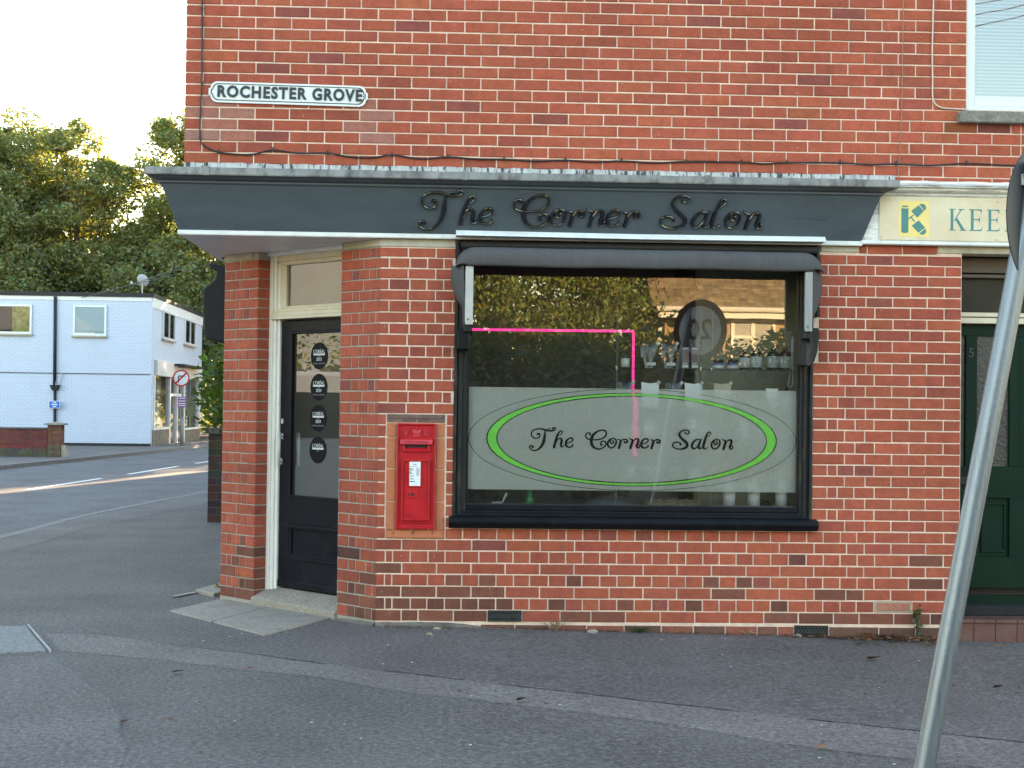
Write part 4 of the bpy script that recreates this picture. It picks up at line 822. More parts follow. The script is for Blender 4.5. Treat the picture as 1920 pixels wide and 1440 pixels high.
# ---- neighbour's green door, recessed
gd = MB(); gd.box(3.415,4.40,.285,.32,.13,.20); gd.box(3.52,3.60,.25,.30,1.10,2.005); gd.box(3.44,4.40,.25,.30,2.005,2.085); gd.box(3.83,3.90,.25,.30,1.10,2.005); gd.box(3.44,3.452,.25,.30,1.10,2.005); gd.box(3.44,4.40,.25,.30,.88,1.10); gd.box(3.44,4.40,.25,.30,.255,.47); gd.box(3.44,3.62,.25,.30,.47,.88); gd.box(3.835,4.40,.25,.30,.47,.88); gd.box(3.62,3.835,.275,.30,.47,.88); gd.box(3.90,4.4,.25,.30,1.10,2.005)
gdo = gd.build('green_door', GREEN, bld, bevel=.003)
m = MB(); m.box(3.60,3.83,.272,.285,1.10,2.005); m.box(3.452,3.52,.272,.285,1.10,2.005); m.build('door_panel', OBSC, gdo)
m = MB()
for b in ((3.64,3.815,.50,.52),(3.64,3.815,.83,.85),(3.64,3.655,.52,.83),(3.80,3.815,.52,.83)): m.box(b[0],b[1],.262,.276,b[2],b[3])
m.build('panel_moulding', GREEN, gdo, bevel=.004)
text_obj('number', '5', SIGNK, 3.555, 1.885, .246, .066, gdo, None, .012, .003)
m = MB(); m.wallpoly([(3.468,1.02),(3.50,1.028),(3.55,1.022),(3.585,1.024),(3.58,.985),(3.54,.968),(3.49,.972),(3.47,.99)], .238, .25); m.build('letter_plate', IRON, gdo, bevel=.004)
m = MB(); m.box(3.40,4.4,.20,.32,2.135,2.165); m.box(3.40,4.4,.19,.32,2.088,2.128); m.build('door_transom', CREAM, bld, bevel=.005)
m = MB(); m.box(3.40,4.4,.21,.30,2.44,2.545); m.box(3.40,4.4,.20,.30,2.405,2.43); m.box(3.40,3.45,.22,.30,2.165,2.405); m.build('fanlight_head', surf('brown_frame', (.10,.075,.06), .55, .2, 6, .2, 60), bld, bevel=.004)
m = MB(); m.box(3.45,4.4,.27,.28,2.165,2.405); fl = m.build('fanlight_pane', surf('dark_pane', (.012,.011,.011), .25, .1, 5, spec=.12), bld)
m = MB(); m.box(3.46,3.54,.30,.302,2.168,2.26); m.build('fanlight_patch', surf('olive_patch', (.14,.13,.06), .8, .4, 30), bld)  # small olive patch at the lower left of the fanlight
m = MB(); m.box(3.2,4.4,.33,.36,.05,2.6); m.build('hall_wall', surf('dark_hall', (.03,.026,.025), .8), bld)
m = MB(); m.box(3.412,4.45,.0,.30,.052,.072); m.build('step_tread', TILEQ, bld, bevel=.006)
m = MB(); m.box(3.415,4.4,.18,.29,.072,.14); m.build('door_sill', MAT_B, bld, bevel=.01)
m = MB(); m.box(3.34,4.45,-.012,.0,-.17,.05); stp = m.build('step_riser', DARKMORTAR, bld)
for k in range(8): MB().box(3.345+k*.148,3.345+k*.148+.144,-.02,-.012,-.10,.046).build('quarry_tile', TILEQ, stp, bevel=.003)
for k in range(8): MB().box(3.345+k*.148,3.345+k*.148+.145,-.030,.0,.050,.076).build('nosing_tile', TILEQ, stp, bevel=.005)
# ---- upstairs window
m = MB(); m.box(3.424,3.49,.03,.10,3.565,4.95); m.box(3.49,5.0,.03,.10,3.565,3.632); m.box(4.20,4.28,.03,.10,3.632,4.95); m.box(4.93,5.0,.03,.10,3.632,4.95); m.box(3.49,4.93,.03,.10,4.88,4.95); uw = m.build('upstairs_window', UPVC, bld, bevel=.005)
m = MB(); m.box(3.424,5.0,.012,.10,3.531,3.563); m.build('window_cill', UPVC, uw, bevel=.004)
m = MB(); m.quad((3.49,.06,3.632),(4.93,.06,3.632),(4.93,.06,4.88),(3.49,.06,4.88)); m.build('window_pane', GLASSU, uw)
m = MB(); 
for k in range(52):
    z = 3.632+k*.024; m.add([(3.495,.085,z+.004),(4.925,.085,z+.004),(4.925,.103,z+.022),(3.495,.103,z+.022)], [(0,1,2,3)])
m.build('blind_slats', BLIND, uw)
m = MB(); m.box(3.43,4.98,.12,.125,3.57,4.94); m.build('blind_back', BLIND, uw)
m = MB(); m.wallpoly([(3.358,3.433),(5.05,3.433),(5.05,3.512),(3.37,3.512),(3.350,3.490)], -.065, .004); m.build('stone_sill', SILLST, bld, bevel=.008)
# ---- cables clipped to the wall
def cable(name, pts, r, m_, label, clips=(), clipm=None):
    m = MB(); sm = [Vector(p) for p in catmull([(x, -.008-r, z) for x, z in pts], 5)]; m.tube(sm, r, 6)
    o = m.build(name, m_, smooth=True); tag(o, label, 'cable')
    for x, z in clips:
        k = MB(); k.box(x-.006,x+.006,-.020,.0,z-.008,z+.008); k.box(x-.003,x+.003,-.012,.0,z+.006,z+.022); k.build('cable_clip', clipm or CABLE, o)
cable('black_cable', [(-1.749,4.5),(-1.746,4.16),(-1.741,3.86),(-1.740,3.588),(-1.747,3.35),(-1.743,3.225),(-1.716,3.182),(-1.623,3.141),(-1.464,3.128),(-1.37,3.136),(-1.263,3.162),(-1.093,3.145),(-.904,3.149),(-.75,3.126),(-.595,3.124),(-.47,3.144),(-.274,3.122),(-.096,3.138),(.1,3.127),(.28,3.129),(.5,3.121),(.693,3.131),(.88,3.123),(1.071,3.133),(1.3,3.125),(1.504,3.136),(1.885,3.139),(2.04,3.133),(2.193,3.143),(2.557,3.149),(2.75,3.14),(2.941,3.149),(3.16,3.142),(3.424,3.161),(3.766,3.153),(4.6,3.15)], .0055, CABLE, 'black cable sagging between clips above the lead flashing',
      [(-1.746,4.10),(-1.740,3.60),(-1.745,3.235),(-1.625,3.142),(-1.262,3.162),(-.90,3.149),(-.47,3.144),(-.096,3.138),(.28,3.129),(.693,3.131),(1.071,3.133),(1.504,3.136),(1.885,3.139),(2.193,3.143),(2.557,3.149),(2.941,3.149),(3.424,3.161)])
cable('brown_cable', [(2.98,4.6),(2.979,4.269),(2.976,3.9),(2.973,3.5),(2.965,3.3),(2.958,3.15),(2.953,3.045)], .003, CABLEP, 'thin brown cable running straight down the upper brickwork')
cable('cream_cable', [(3.186,4.6),(3.185,4.274),(3.179,3.95),(3.183,3.727),(3.183,3.63),(3.194,3.575),(3.225,3.545),(3.28,3.533),(3.42,3.529)], .0055, CABLEW, 'cream cable curving under the upstairs window frame')
# ---------------------------------------------------------------- salon interior behind the window
WIN = surf('salon_wall', (.16,.15,.125), .8, .1, 3); FLOORM = surf('salon_floor', (.10,.085,.07), .5, .2, 4); DARKP = surf('salon_dark_panel', (.018,.018,.017), .5, .2, 4); OLIVE = surf('olive_wall', (.36,.35,.25), .8, .1, 3)
m = MB()
m.quad((-.45,3.6,.0),(-.45,3.6,2.6),(3.1,3.6,2.6),(3.1,3.6,.0)); m.build('salon_back_wall', WIN, bld)
m = MB(); m.quad((-.45,.24,.0),(-.45,3.6,.0),(-.45,3.6,2.6),(-.45,.24,2.6)); m.quad((3.1,.24,.0),(3.1,.24,2.6),(3.1,3.6,2.6),(3.1,3.6,.0)); m.build('salon_side_wall', OLIVE, bld)
m = MB(); m.add([(-.30,.24,.11),(3.1,.24,.11),(3.1,3.6,.11),(-1.54,3.6,.11),(-1.54,1.48,.11)], [(0,1,2,3,4)]); m.build('salon_floor', FLOORM, bld)
m = MB(); m.add([(-.30,.24,2.595),(-1.54,1.48,2.595),(-1.54,3.6,2.595),(3.1,3.6,2.595),(3.1,.24,2.595)], [(0,1,2,3,4)]); m.build('salon_ceiling', surf('salon_ceiling', (.25,.25,.24), .9), bld)
m = MB(); m.box(.02,2.34,.14,.62,.745,.775); m.build('window_board', surf('window_board', (.12,.12,.12), .5, .1, 4), bld)
m = MB(); m.box(1.72,3.05,.80,.85,.11,2.58); m.build('partition', OLIVE, bld)
m = MB(); m.box(-.42,1.70,1.76,1.80,.11,2.58); m.build('mirror_surround', WIN, bld)
m = MB(); m.box(-.4,1.33,1.70,1.74,.11,2.05); m.build('mirror_panel', DARKP, bld)
PALEW = surf('porch_wall', (.34,.33,.30), .8, .1, 3)
m = MB(); m.add([(-1.5,3.2,.1),(-.5,3.2,.1),(-.5,3.2,2.6),(-1.5,3.2,2.6)], [(0,1,2,3)]); m.add([(-.47,.45,.1),(-.47,3.2,.1),(-.47,3.2,2.6),(-.47,.45,2.6)], [(0,1,2,3)]); m.build('lobby_wall', PALEW, bld)
m = SP(); m.box(-1.31,-1.25,.20,1.0,.13,2.56); m.build('lobby_reveal', PALEW, bld)
ld = thing('neon_strip', 'glowing pink neon strip bent at a right angle inside the shop window', 'neon light', (1.36,1.6,2.08))
m = MB(); m.tube([(-.35,1.62,2.072),(1.357,1.62,2.078),(1.362,1.62,2.07),(1.366,1.62,1.1)], .010, 8); m.build('tube', PINK, ld, smooth=True)
m = MB(); m.box(-.35,1.378,1.635,1.65,2.06,2.09); m.box(1.352,1.382,1.635,1.65,1.1,2.06); m.build('channel', DARKP, ld)
# shelves hung on thin wires
sf = thing('shelf_unit', 'glass display shelves hung on thin steel wires behind the shop window', 'shelf', (1.65,.35,.8))
for z in (1.748,1.478,1.225,.985):
    m = MB(); m.box(1.04,2.31,.14,.34,z-.006,z); m.build('glass_shelf', SHELFG, sf)
STEEL = surf('steel_wire', (.55,.55,.55), .3, .1, 9, metal=.8)
for x, y in ((1.072,.16),(1.098,.32),(1.652,.16),(1.672,.32),(1.735,.20),(2.285,.32)):
    m = MB(); m.tube([(x,y,.8),(x,y,2.5)], .0022, 5); m.build('wire', STEEL, sf)
    for z in (1.748,1.478):
        m = MB(); m.tube([(x,y,z-.012),(x,y,z+.008)], .008, 8); m.build('clip', STEEL, sf)
LABELW = surf('product_label', (.66,.68,.68), .5, .04, 9); DKBLUE = surf('dark_blue_plastic', (.012,.020,.035), .25, .1, 9, spec=.6); DKTEAL = surf('dark_teal_plastic', (.010,.024,.024), .25, .1, 9, spec=.6); DKRED = surf('dark_red_plastic', (.06,.010,.010), .25, .1, 9, spec=.6); JARB = surf('lilac_jar', (.16,.20,.46), .35, .1, 9); CAPB = surf('black_cap', (.012,.012,.013), .35, .1, 9)
MAUVE = surf('mauve_carton', (.20,.155,.165), .6, .06, 9); MILK = surf('milky_pouch', (.90,.92,.92), .45, .06, 9); BEIGE = surf('beige_pouch', (.55,.50,.38), .45, .06, 9); GREYP = surf('grey_label', (.62,.64,.64), .5, .05, 9)
def bottle(x, y, z, h, r, mb, label, pump=True, group='bottles on the top glass shelf'):
    t = thing('bottle', label, 'bottle', (x,y,z), group)
    m = MB(); m.lathe([(r*.96,0),(r,.006),(r,h*.66),(r*.92,h*.74),(r*.6,h*.80),(r*.36,h*.84),(r*.36,h*.88)], (x,y,z), 18); m.build('body', mb, t, smooth=True)
    m = MB(); m.lathe([(r*1.012,h*.10),(r*1.012,h*.58)], (x,y,z), 18); m.build('label', LABELW, t, smooth=True)
    m = MB(); 
    for k in range(4): m.box(x-r*.55,x+r*(.2+.3*random.random()),y-r*1.03,y-r*.98,z+h*(.50-k*.09),z+h*(.52-k*.09))
    m.build('print', INK, t)
    m = MB(); m.lathe([(r*.42,h*.86),(r*.42,h*.93),(r*.15,h*.94),(r*.15,h)], (x,y,z), 12)
    if pump: m.box(x-r*.2,x+r*.75,y-.006,y+.006,z+h*.97,z+h)
    m.build('pump', CAPB, t)
bottle(1.968,.24,1.748,.140,.036,DKBLUE,'slim dark blue pump bottle to the right of the two lilac jars')
bottle(2.05,.24,1.748,.155,.038,DKTEAL,'dark round bottle in the middle of the row of pump bottles',False)
bottle(2.167,.24,1.748,.160,.041,DKTEAL,'dark teal pump bottle just left of the dark red bottle')
bottle(2.250,.24,1.748,.160,.040,DKRED,'dark red bottle at the right end of the top shelf')
t = thing('bottle', 'small clear bottle with white label at the left end of the top shelf', 'bottle', (1.14,.24,1.748), 'bottles on the top glass shelf')
m = MB(); m.lathe([(.031,0),(.031,.075),(.024,.085),(.024,.125)], (1.14,.24,1.748), 16); m.build('body', POUCHG, t, smooth=True); m = MB(); m.lathe([(.0316,.006),(.0316,.066)], (1.14,.24,1.748), 16); m.build('label', LABELW, t, smooth=True)
for x, lab in ((1.783,'lilac jar with black lid beside the tall mauve cartons'),(1.886,'lilac jar with black lid beside the slim dark blue bottle')):
    t = thing('jar', lab, 'jar', (x,.24,1.748), 'lilac jars on the top glass shelf')
    m = MB(); m.lathe([(.040,0),(.042,.004),(.042,.042)], (x,.24,1.748), 20); m.build('body', JARB, t, smooth=True)
    m = MB(); m.lathe([(.0424,.006),(.0424,.027)], (x,.24,1.748), 20); m.build('label', LABELW, t, smooth=True); m = MB(); m.lathe([(.039,.042),(.039,.066)], (x,.24,1.748), 20); m.build('lid', CAPB, t, smooth=True)
for x, lab in ((1.553,'tall mauve carton nearest the clear pouches on the top shelf'),(1.619,'tall mauve carton nearest the lilac jars on the top shelf')):
    t = thing('carton', lab, 'carton', (x,.24,1.748), 'mauve cartons on the top glass shelf')
    m = MB(); m.box(x-.024,x+.024,.216,.264,1.748,1.898); m.build('body', MAUVE, t)
    m = MB(); m.box(x-.018,x+.018,.2150,.2165,1.883,1.890); m.box(x-.020,x+.020,.2150,.2165,1.755,1.775); m.box(x-.016,x+.016,.2150,.2165,1.783,1.788); m.build('print', LABELW, t)
def pouch(x, y, z, h, w, mm, label, group, lab_=True):
    t = thing('pouch', label, 'pouch', (x,y,z), group); m = MB(); n, k = 9, 7; vs = []
    for s_ in (-1, 1):
        for i in range(n):
            tt = i/(n-1)
            for j in range(k):
                u = j/(k-1)*2-1; th = .028*(1-tt)**.6*(1-u*u*.9)+.001
                vs.append((x+u*w/2*(1-.06*math.sin(tt*3.1)), y+s_*th+.004*mnoise.noise(Vector((x*30+u*2, tt*3, s_))), z+h*tt*(1-.05*(1-abs(u)) if tt > .8 else 1)))
    fs = [(i*k+j, i*k+j+1, (i+1)*k+j+1, (i+1)*k+j) for i in range(n-1) for j in range(k-1)]; fs += [tuple(n*k+q for q in f[::-1]) for f in fs]
    m.add(vs, fs); m.build('body', mm, t, smooth=True)
    m = MB(); m.tube([(x+w*.40,y,z+h*.93),(x+w*.52,y,z+h*1.04)], .012, 8); m.build('spout', LABELW, t)
    if lab_: m = MB(); m.box(x-.02,x+.042,y-.034,y-.033,z+.02,z+.04); m.build('label', LABELW, t)
pouch(1.306,.24,1.748,.175,.125,POUCHG,'empty clear spouted pouch nearest the small bottle on the top shelf','spouted pouches on the top shelf'); pouch(1.442,.24,1.748,.175,.120,POUCHG,'empty clear spouted pouch nearest the mauve cartons on the top shelf','spouted pouches on the top shelf')
for x, mm, lab in ((1.14,POUCHG,'empty clear pouch half hidden by frosted film at the left end of the second shelf'),(1.315,MILK,'milky white pouch half hidden by frosted film below the neon corner'),(1.475,POUCHG,'empty clear pouch half hidden by frosted film between two milky pouches'),(1.615,MILK,'milky white pouch half hidden by frosted film beside the beige pouch'),(1.815,BEIGE,'beige pouch half hidden by frosted film on the second shelf')):
    pouch(x,.24,1.478,.175,.125,mm,lab,'spouted pouches on the second shelf',False)
def box_item(name, cat, label, x, y, z, w, d, h, mm, group):
    t = thing(name, label, cat, (x,y,z), group); m = MB(); m.lathe([(w*.5,0),(w*.5,h*.8),(w*.3,h*.88),(w*.3,h)], (x,y,z), 14); m.build('body', mm, t, smooth=True); m = MB(); m.lathe([(w*.505,h*.15),(w*.505,h*.6)], (x,y,z), 14); m.build('label', GREYP if mm is not CAPB else LABELW, t, smooth=True)
t = thing('tube', 'upturned white tube at the right of the second shelf', 'tube', (2.16,.24,1.478)); m = MB(); m.add([(2.14,.22,1.478),(2.18,.22,1.478),(2.18,.26,1.478),(2.14,.26,1.478),(2.115,.235,1.62),(2.205,.235,1.62),(2.205,.245,1.62),(2.115,.245,1.62)], [(0,3,2,1),(4,5,6,7),(0,1,5,4),(1,2,6,5),(2,3,7,6),(3,0,4,7)]); m.build('body', MILK, t, bevel=.004); m = MB(); m.lathe([(.016,-.001),(.016,.02)], (2.16,.24,1.478), 10); m.build('cap', CAPB, t)
bottle(2.262,.24,1.478,.155,.030,CAPB,'black pump bottle beside the upturned white tube on the second shelf',True,'bottles behind the frosted film')
for x, z, h, mm, lab in ((1.13,1.225,.15,GREYP,'pale bottle behind the film at the left end of the third shelf'),(1.30,1.225,.17,MILK,'wide white bottle behind the film above the word Corner'),(1.60,1.225,.18,MILK,'tall white bottle behind the film above the word Salon'),(1.68,1.225,.15,GREYP,'pale grey bottle beside the tall white one behind the film'),(1.95,1.225,.19,MILK,'white bottle behind the film near the right of the ellipse'),(2.10,1.225,.17,GREYP,'grey bottle behind the film at the right end of the third shelf'),
    (1.17,.985,.10,GREYP,'low pale tub behind the film below the letter C'),(1.31,.985,.10,MILK,'low white tub behind the film below the letter r'),(1.62,.985,.09,GREYP,'low grey tub behind the film below the letter S'),(1.86,.80,.24,MILK,'tall white bottle on the window board behind the film'),(2.03,.80,.23,MILK,'second tall white bottle on the window board behind the film'),(2.22,.80,.26,GREYP,'tallest pale bottle on the window board at the right')):
    box_item('bottle', 'bottle', lab, x, .19, z if z > .9 else .776, .085, .06, h, mm, 'bottles behind the frosted film')
# window board items, pendant lamp, blind chain
t = thing('bottle', 'small green glass bottle standing on the window board', 'bottle', (.50,.34,.776)); m = MB(); m.lathe([(.032,0),(.034,.06),(.022,.085),(.020,.13)], (.50,.34,.776), 16); m.build('body', surf('green_glass', (.02,.22,.06), .15, .1, 9, spec=.7), t, smooth=True)
t = thing('paper_sheet', 'crumpled white card on the window board at the left', 'card', (.28,.3,.776)); m = MB(); m.add([(.235,.28,.778),(.30,.29,.778),(.305,.33,.815),(.235,.34,.812),(.305,.30,.80),(.345,.31,.87),(.33,.31,.878),(.31,.30,.83)], [(0,1,2,3),(4,5,6,7)]); m.build('sheet', PAPER, t)
WICK = surf('wicker', (.30,.24,.17), .8, .3, 40, .6, 60)
t = thing('wicker_basket', 'low wicker basket on the window board under the frosted film', 'basket', (1.50,.36,.776))
for k in range(5):
    m = MB(); z = .782+k*.012; pts = []
    for q in range(49):
        a = 2*math.pi*q/48; pts.append((1.50+.185*math.cos(a)*(1+.03*math.sin(a*12+k*3)), .38+.10*math.sin(a)*(1+.03*math.sin(a*12+k*3)), z+.004*math.sin(a*12+k*2.4)))
    m.tube(pts, .007, 5); m.build('strand', WICK, t)
m = MB(); m.disc(0,0,0,.18,.095,30,.006,Matrix.Translation((1.5,.38,.78)) @ Matrix.Rotation(math.radians(90),4,'X')); m.build('base', WICK, t)
CUSH = surf('blue_grey_cushion', (.12,.14,.17), .9, .1, 6, .4, 90)
t = thing('cushion', 'domed blue grey cushion on the window board under the frosted film', 'cushion', (1.05,.38,.776)); m = MB(); m.lathe([(.19,0),(.185,.02),(.14,.055),(.07,.078),(.001,.085)], (1.07,.42,.776), 24); m.build('cover', CUSH, t, smooth=True)
t = thing('cloth', 'dark folded cloth on the window board at the right end', 'cloth', (2.12,.36,.776)); m = MB(); m.lathe([(.10,0),(.09,.03),(.05,.06),(.001,.07)], (2.12,.40,.776), 14); m.build('folds', surf('dark_cloth', (.06,.06,.055), .9, .2, 6, .4, 90), t, smooth=True)
pl = thing('pendant_lamp', 'black wire cage pendant lamp hanging inside the shop window', 'lamp', (1.80,1.2,2.15))
bm = bmesh.new(); bmesh.ops.create_icosphere(bm, subdivisions=1, radius=.088); m = MB()
for e in bm.edges: m.tube([Vector((1.80,1.2,2.15))+e.verts[0].co, Vector((1.80,1.2,2.15))+e.verts[1].co], .0032, 4)
bm.free(); m.build('cage', IRON, pl); m = MB(); m.tube([(1.745,1.2,2.235),(1.743,1.2,2.58)], .003, 5); m.build('flex', CABLEP, pl); m = MB(); m.lathe([(.02,0),(.026,.03),(.02,.06)], (1.79,1.2,2.20), 10); m.build('bulb_holder', IRON, pl)
ch = thing('blind_chain', 'white looped blind chain hanging at the right of the shop window', 'chain', (2.285,.2,1.62))
m = MB(); m.tube([(2.288,.2,1.98),(2.284,.2,1.80),(2.270,.2,1.68),(2.262,.2,1.645),(2.272,.2,1.630),(2.290,.2,1.636),(2.296,.2,1.66),(2.292,.2,1.80),(2.291,.2,1.98)], .0035, 6); m.build('loop', UPVC, ch, smooth=True)
m = MB(); m.box(2.280,2.299,.188,.212,1.87,1.96); m.build('chain_guide', UPVC, ch, bevel=.006)
# ---------------------------------------------------------------- leaning road sign in the foreground
ts = thing('road_sign', 'round road sign seen from behind on a leaning galvanised pole', 'road sign', (1.82,-4.1,-.1))
def poleP(t): return Vector((1.763, -4.10, -.22)).lerp(Vector((2.248, -4.10, 2.44)), t)
m = MB(); m.tube([poleP(t) for t in np.linspace(0, 1, 24)], .041, 24); m.build('pole', GALV, ts, smooth=True)
C0 = Vector((2.315,-4.00,2.235))
DM = Matrix.Translation(C0) @ Matrix(((-.755,.656,0,0),(-.656,-.755,0,0),(0,0,1,0),(0,0,0,1)))      # local -y is the face, looking towards the shop
m = MB(DM); m.disc(0,0,.0,.300,.300,64,.004); m.build('plate', SIGNBACK, ts)
m = MB(DM); m.ring((0,0,.300,.300),(0,0,.292,.292),.0045,64); m.build('edge_trim', SIGNBACK, ts)
m = MB(DM); m.ring((0,0,.298,.298),(0,0,.235,.235),-.001,64); m.build('red_ring', surf('sign_red_dimmed', (.09,.014,.018), .5, .05, 5), ts)  # red darkened in the colour to look shaded when mirrored
m = MB(DM); m.disc(0,0,-.0008,.235,.235,64); m.build('white_face', SIGNW, ts)
text_obj('numerals', '20', SIGNK, 0, 0, -.0016, .20, ts, DM, .012)
for z in (-.055,.14):
    m = MB(DM); m.box(-.19,.19,.004,.024,z-.022,z-.018); m.box(-.19,.19,.004,.024,z+.018,z+.022); m.box(-.19,.19,.004,.008,z-.018,z+.018); m.build('channel', ALU, ts)
m = MB(DM); m.box(-.06,.09,.024,.05,-.075,-.03); m.box(-.06,.09,.024,.05,.12,.16); m.build('bracket', IRON, ts, bevel=.005)
# ---------------------------------------------------------------- white building across the main road
GW = nt('painted_brick')[0]
def painted_brick():
    m = MATS['painted_brick']; n = m.node_tree.nodes; l = m.node_tree.links; b = n['Principled BSDF']
    g = n.new('ShaderNodeNewGeometry').outputs['Position']; sx = n.new('ShaderNodeSeparateXYZ'); l.new(g, sx.inputs[0]); ad = n.new('ShaderNodeMath'); ad.operation = 'ADD'; l.new(sx.outputs[0], ad.inputs[0]); l.new(sx.outputs[1], ad.inputs[1])
    cb = n.new('ShaderNodeCombineXYZ'); l.new(ad.outputs[0], cb.inputs[0]); l.new(sx.outputs[2], cb.inputs[1])
    t = n.new('ShaderNodeTexBrick'); t.inputs['Scale'].default_value = 1; t.inputs['Brick Width'].default_value = .225; t.inputs['Row Height'].default_value = .078; t.inputs['Mortar Size'].default_value = .009; t.inputs['Mortar Smooth'].default_value = .4
    for i, c in ((1,(.55,.60,.72,1)),(2,(.53,.58,.70,1)),(3,(.42,.465,.57,1))): t.inputs[i].default_value = c
    l.new(cb.outputs[0], t.inputs['Vector']); nz = noise(n, l, g, 1.5, 7, .7); rr = ramp(n, [(.5,(0,0,0)),(.75,(.3,.3,.3))]); l.new(nz.outputs['Fac'], rr.inputs[0])
    l.new(mixc(n, l, rr.outputs[0], t.outputs['Color'], (.42,.42,.42)), b.inputs['Base Color']); b.inputs['Roughness'].default_value = .7
    bp = n.new('ShaderNodeBump'); bp.inputs['Strength'].default_value = .45; bp.inputs['Distance'].default_value = .006; bp.invert = True; l.new(t.outputs['Fac'], bp.inputs['Height']); l.new(bp.outputs[0], b.inputs['Normal'])
painted_brick()
wb = thing('white_building', 'flat roofed white painted brick building with a shop on its road side', 'building', (-13,40,0))
WA = math.radians(91.3485); WBM = Matrix.Translation((-10.52,40,0)) @ Matrix.Rotation(WA, 4, 'Z')      # local x runs along the road side, y into the building
m = MB(); m.prism([(-24,40.0),(-10.52,40.0),(-10.78,51.0),(-24,51.0)], 2.98, 5.12); m.prism([(-24,40.0),(-10.52,40.0),(-10.535,40.5),(-11.2,40.5),(-11.2,51),(-24,51.0)], -.1, 2.98); m.build('wall', GW, wb)
m = MB(); m.prism([(-24.1,39.93),(-10.47,39.93),(-10.73,51.07),(-24.1,51.07)], 5.10, 5.24); m.build('roof', IRON, wb)
m = MB(); m.box(-24,-10.55,39.975,40.0,4.97,5.10); m.build('bargeboard', WHITE, wb)
m = MB(WBM); m.box(.0,11.0,-.03,.0,4.75,5.11); m.build('eaves_board', WHITE, wb)
def far_window(x0, x1, z0, z1, fill, mull=None, M=None, y=39.955, sash=None):
    m = MB(M); f = .07
    for b in ((x0,x1,z0,z0+f),(x0,x1,z1-f,z1),(x0,x0+f,z0+f,z1-f),(x1-f,x1,z0+f,z1-f)): m.box(b[0],b[1],y-.03,y+.05,b[2],b[3])
    if mull: m.box(mull-.03,mull+.03,y-.028,y+.05,z0+f,z1-f)
    w = m.build('window', UPVC, wb)
    m = MB(M); m.box(x0-.04,x1+.04,y-.07,y+.02,z0-.06,z0); m.build('sill', STONE, w)
    m = MB(M); m.quad((x0+f,y+.0,z0+f),(x1-f,y+.0,z0+f),(x1-f,y+.0,z1-f),(x0+f,y+.0,z1-f)); m.build('pane', GLASSF, w)
    for (a, b, mm) in fill: m = MB(M); m.quad((a,y-.012+.02,z0+f),(b,y-.012+.02,z0+f),(b,y+.008,z1-f),(a,y+.008,z1-f)); m.build('curtain_or_reflection', mm, w)
    m = MB(M); m.quad((x0,y+.03,z0),(x1,y+.03,z0),(x1,y+.03,z1),(x0,y+.03,z1)); m.build('room_dark', DARKP, w)
CURT = surf('grey_curtain', (.075,.075,.085), .9, .15, 6); REFLY = surf('yellow_reflection', (.42,.38,.16), .9, .3, 9, 0, dirt=(.10,.10,.03), dirt_amt=.9, dscale=8); BLUEB = surf('pale_blue_blind', (.50,.60,.68), .8, .05, 3)  # yellow green mottling imitates a reflection in the right half of the pane
far_window(-15.75,-14.58,3.79,4.79,[(-15.68,-15.27,CURT),(-15.25,-14.65,REFLY)]); far_window(-13.19,-12.06,3.76,4.80,[(-13.12,-12.13,BLUEB)])
far_window(1.79,4.17,3.78,4.79,[],3.0,WBM,-.045); far_window(6.44,8.99,3.80,4.79,[],7.7,WBM,-.045)
m = MB(); m.tube([(-13.80,39.93,5.08),(-13.77,39.93,2.02)], .055, 8); m.tube([(-13.755,39.93,1.9),(-13.73,39.93,.0)], .05, 8); m.build('downpipe', IRON, wb, smooth=True)
m = MB(); m.add([(-13.91,39.8,2.06),(-13.58,39.8,2.06),(-13.58,39.99,2.06),(-13.91,39.99,2.06),(-13.84,39.85,1.88),(-13.66,39.85,1.88),(-13.66,39.99,1.88),(-13.84,39.99,1.88)], [(3,2,1,0),(4,5,6,7),(0,1,5,4),(1,2,6,5),(2,3,7,6),(3,0,4,7)]); m.build('hopper', IRON, wb)
for a, b in (((-13.72,39.9,2.05),(-13.76,39.95,2.44)),((-13.62,39.9,2.05),(-13.50,39.95,2.46))): m = MB(); m.tube([a,b], .018, 6); m.build('waste_pipe', ALU, wb)
m = MB(); m.tube([(-24,39.97,2.48),(-14,39.97,2.465),(-10.55,39.97,2.465)], .012, 5); m.build('wall_cable', CABLE, wb)
m = MB(); m.box(-24,-10.50,39.96,40.0,.0,.10); m.build('plinth', IRON, wb)
# shop front along the road
SHOPF = surf('shop_fascia', (.66,.62,.58), .6, .06, 3, 0, dirt=(.60,.45,.35), dirt_amt=.4, dscale=2)  # pinkish orange patches in the colour imitate sun on this fascia
PL = surf('stone_cladding', (.18,.15,.12), .9, .4, 6, .8, 20)
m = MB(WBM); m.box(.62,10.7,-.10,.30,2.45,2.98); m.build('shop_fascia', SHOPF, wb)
m = MB(WBM); m.box(3.9,9.0,-.45,-.05,2.88,2.95); m.build('canopy', IRON, wb)
for b_ in ((.25,3.6,.55),(6.7,10.7,.46)): m = MB(WBM); m.box(b_[0],b_[1],-.02,.3,.0,b_[2]); m.build('stall_riser', PL, wb)
m = MB(WBM); m.box(.45,.62,-.03,.3,.55,2.45); m.box(3.5,3.68,-.03,.3,.0,2.45); m.box(6.66,6.86,-.03,.3,.0,2.45); m.box(10.4,10.7,-.03,.3,.46,2.45); m.box(5.1,5.25,-.03,.3,.0,2.45); m.box(3.68,6.66,-.03,.3,1.75,1.85); m.box(.62,3.5,-.03,.3,.55,.62); m.box(6.86,10.4,-.03,.3,.46,.53); m.build('shop_front_frame', WHITE, wb)
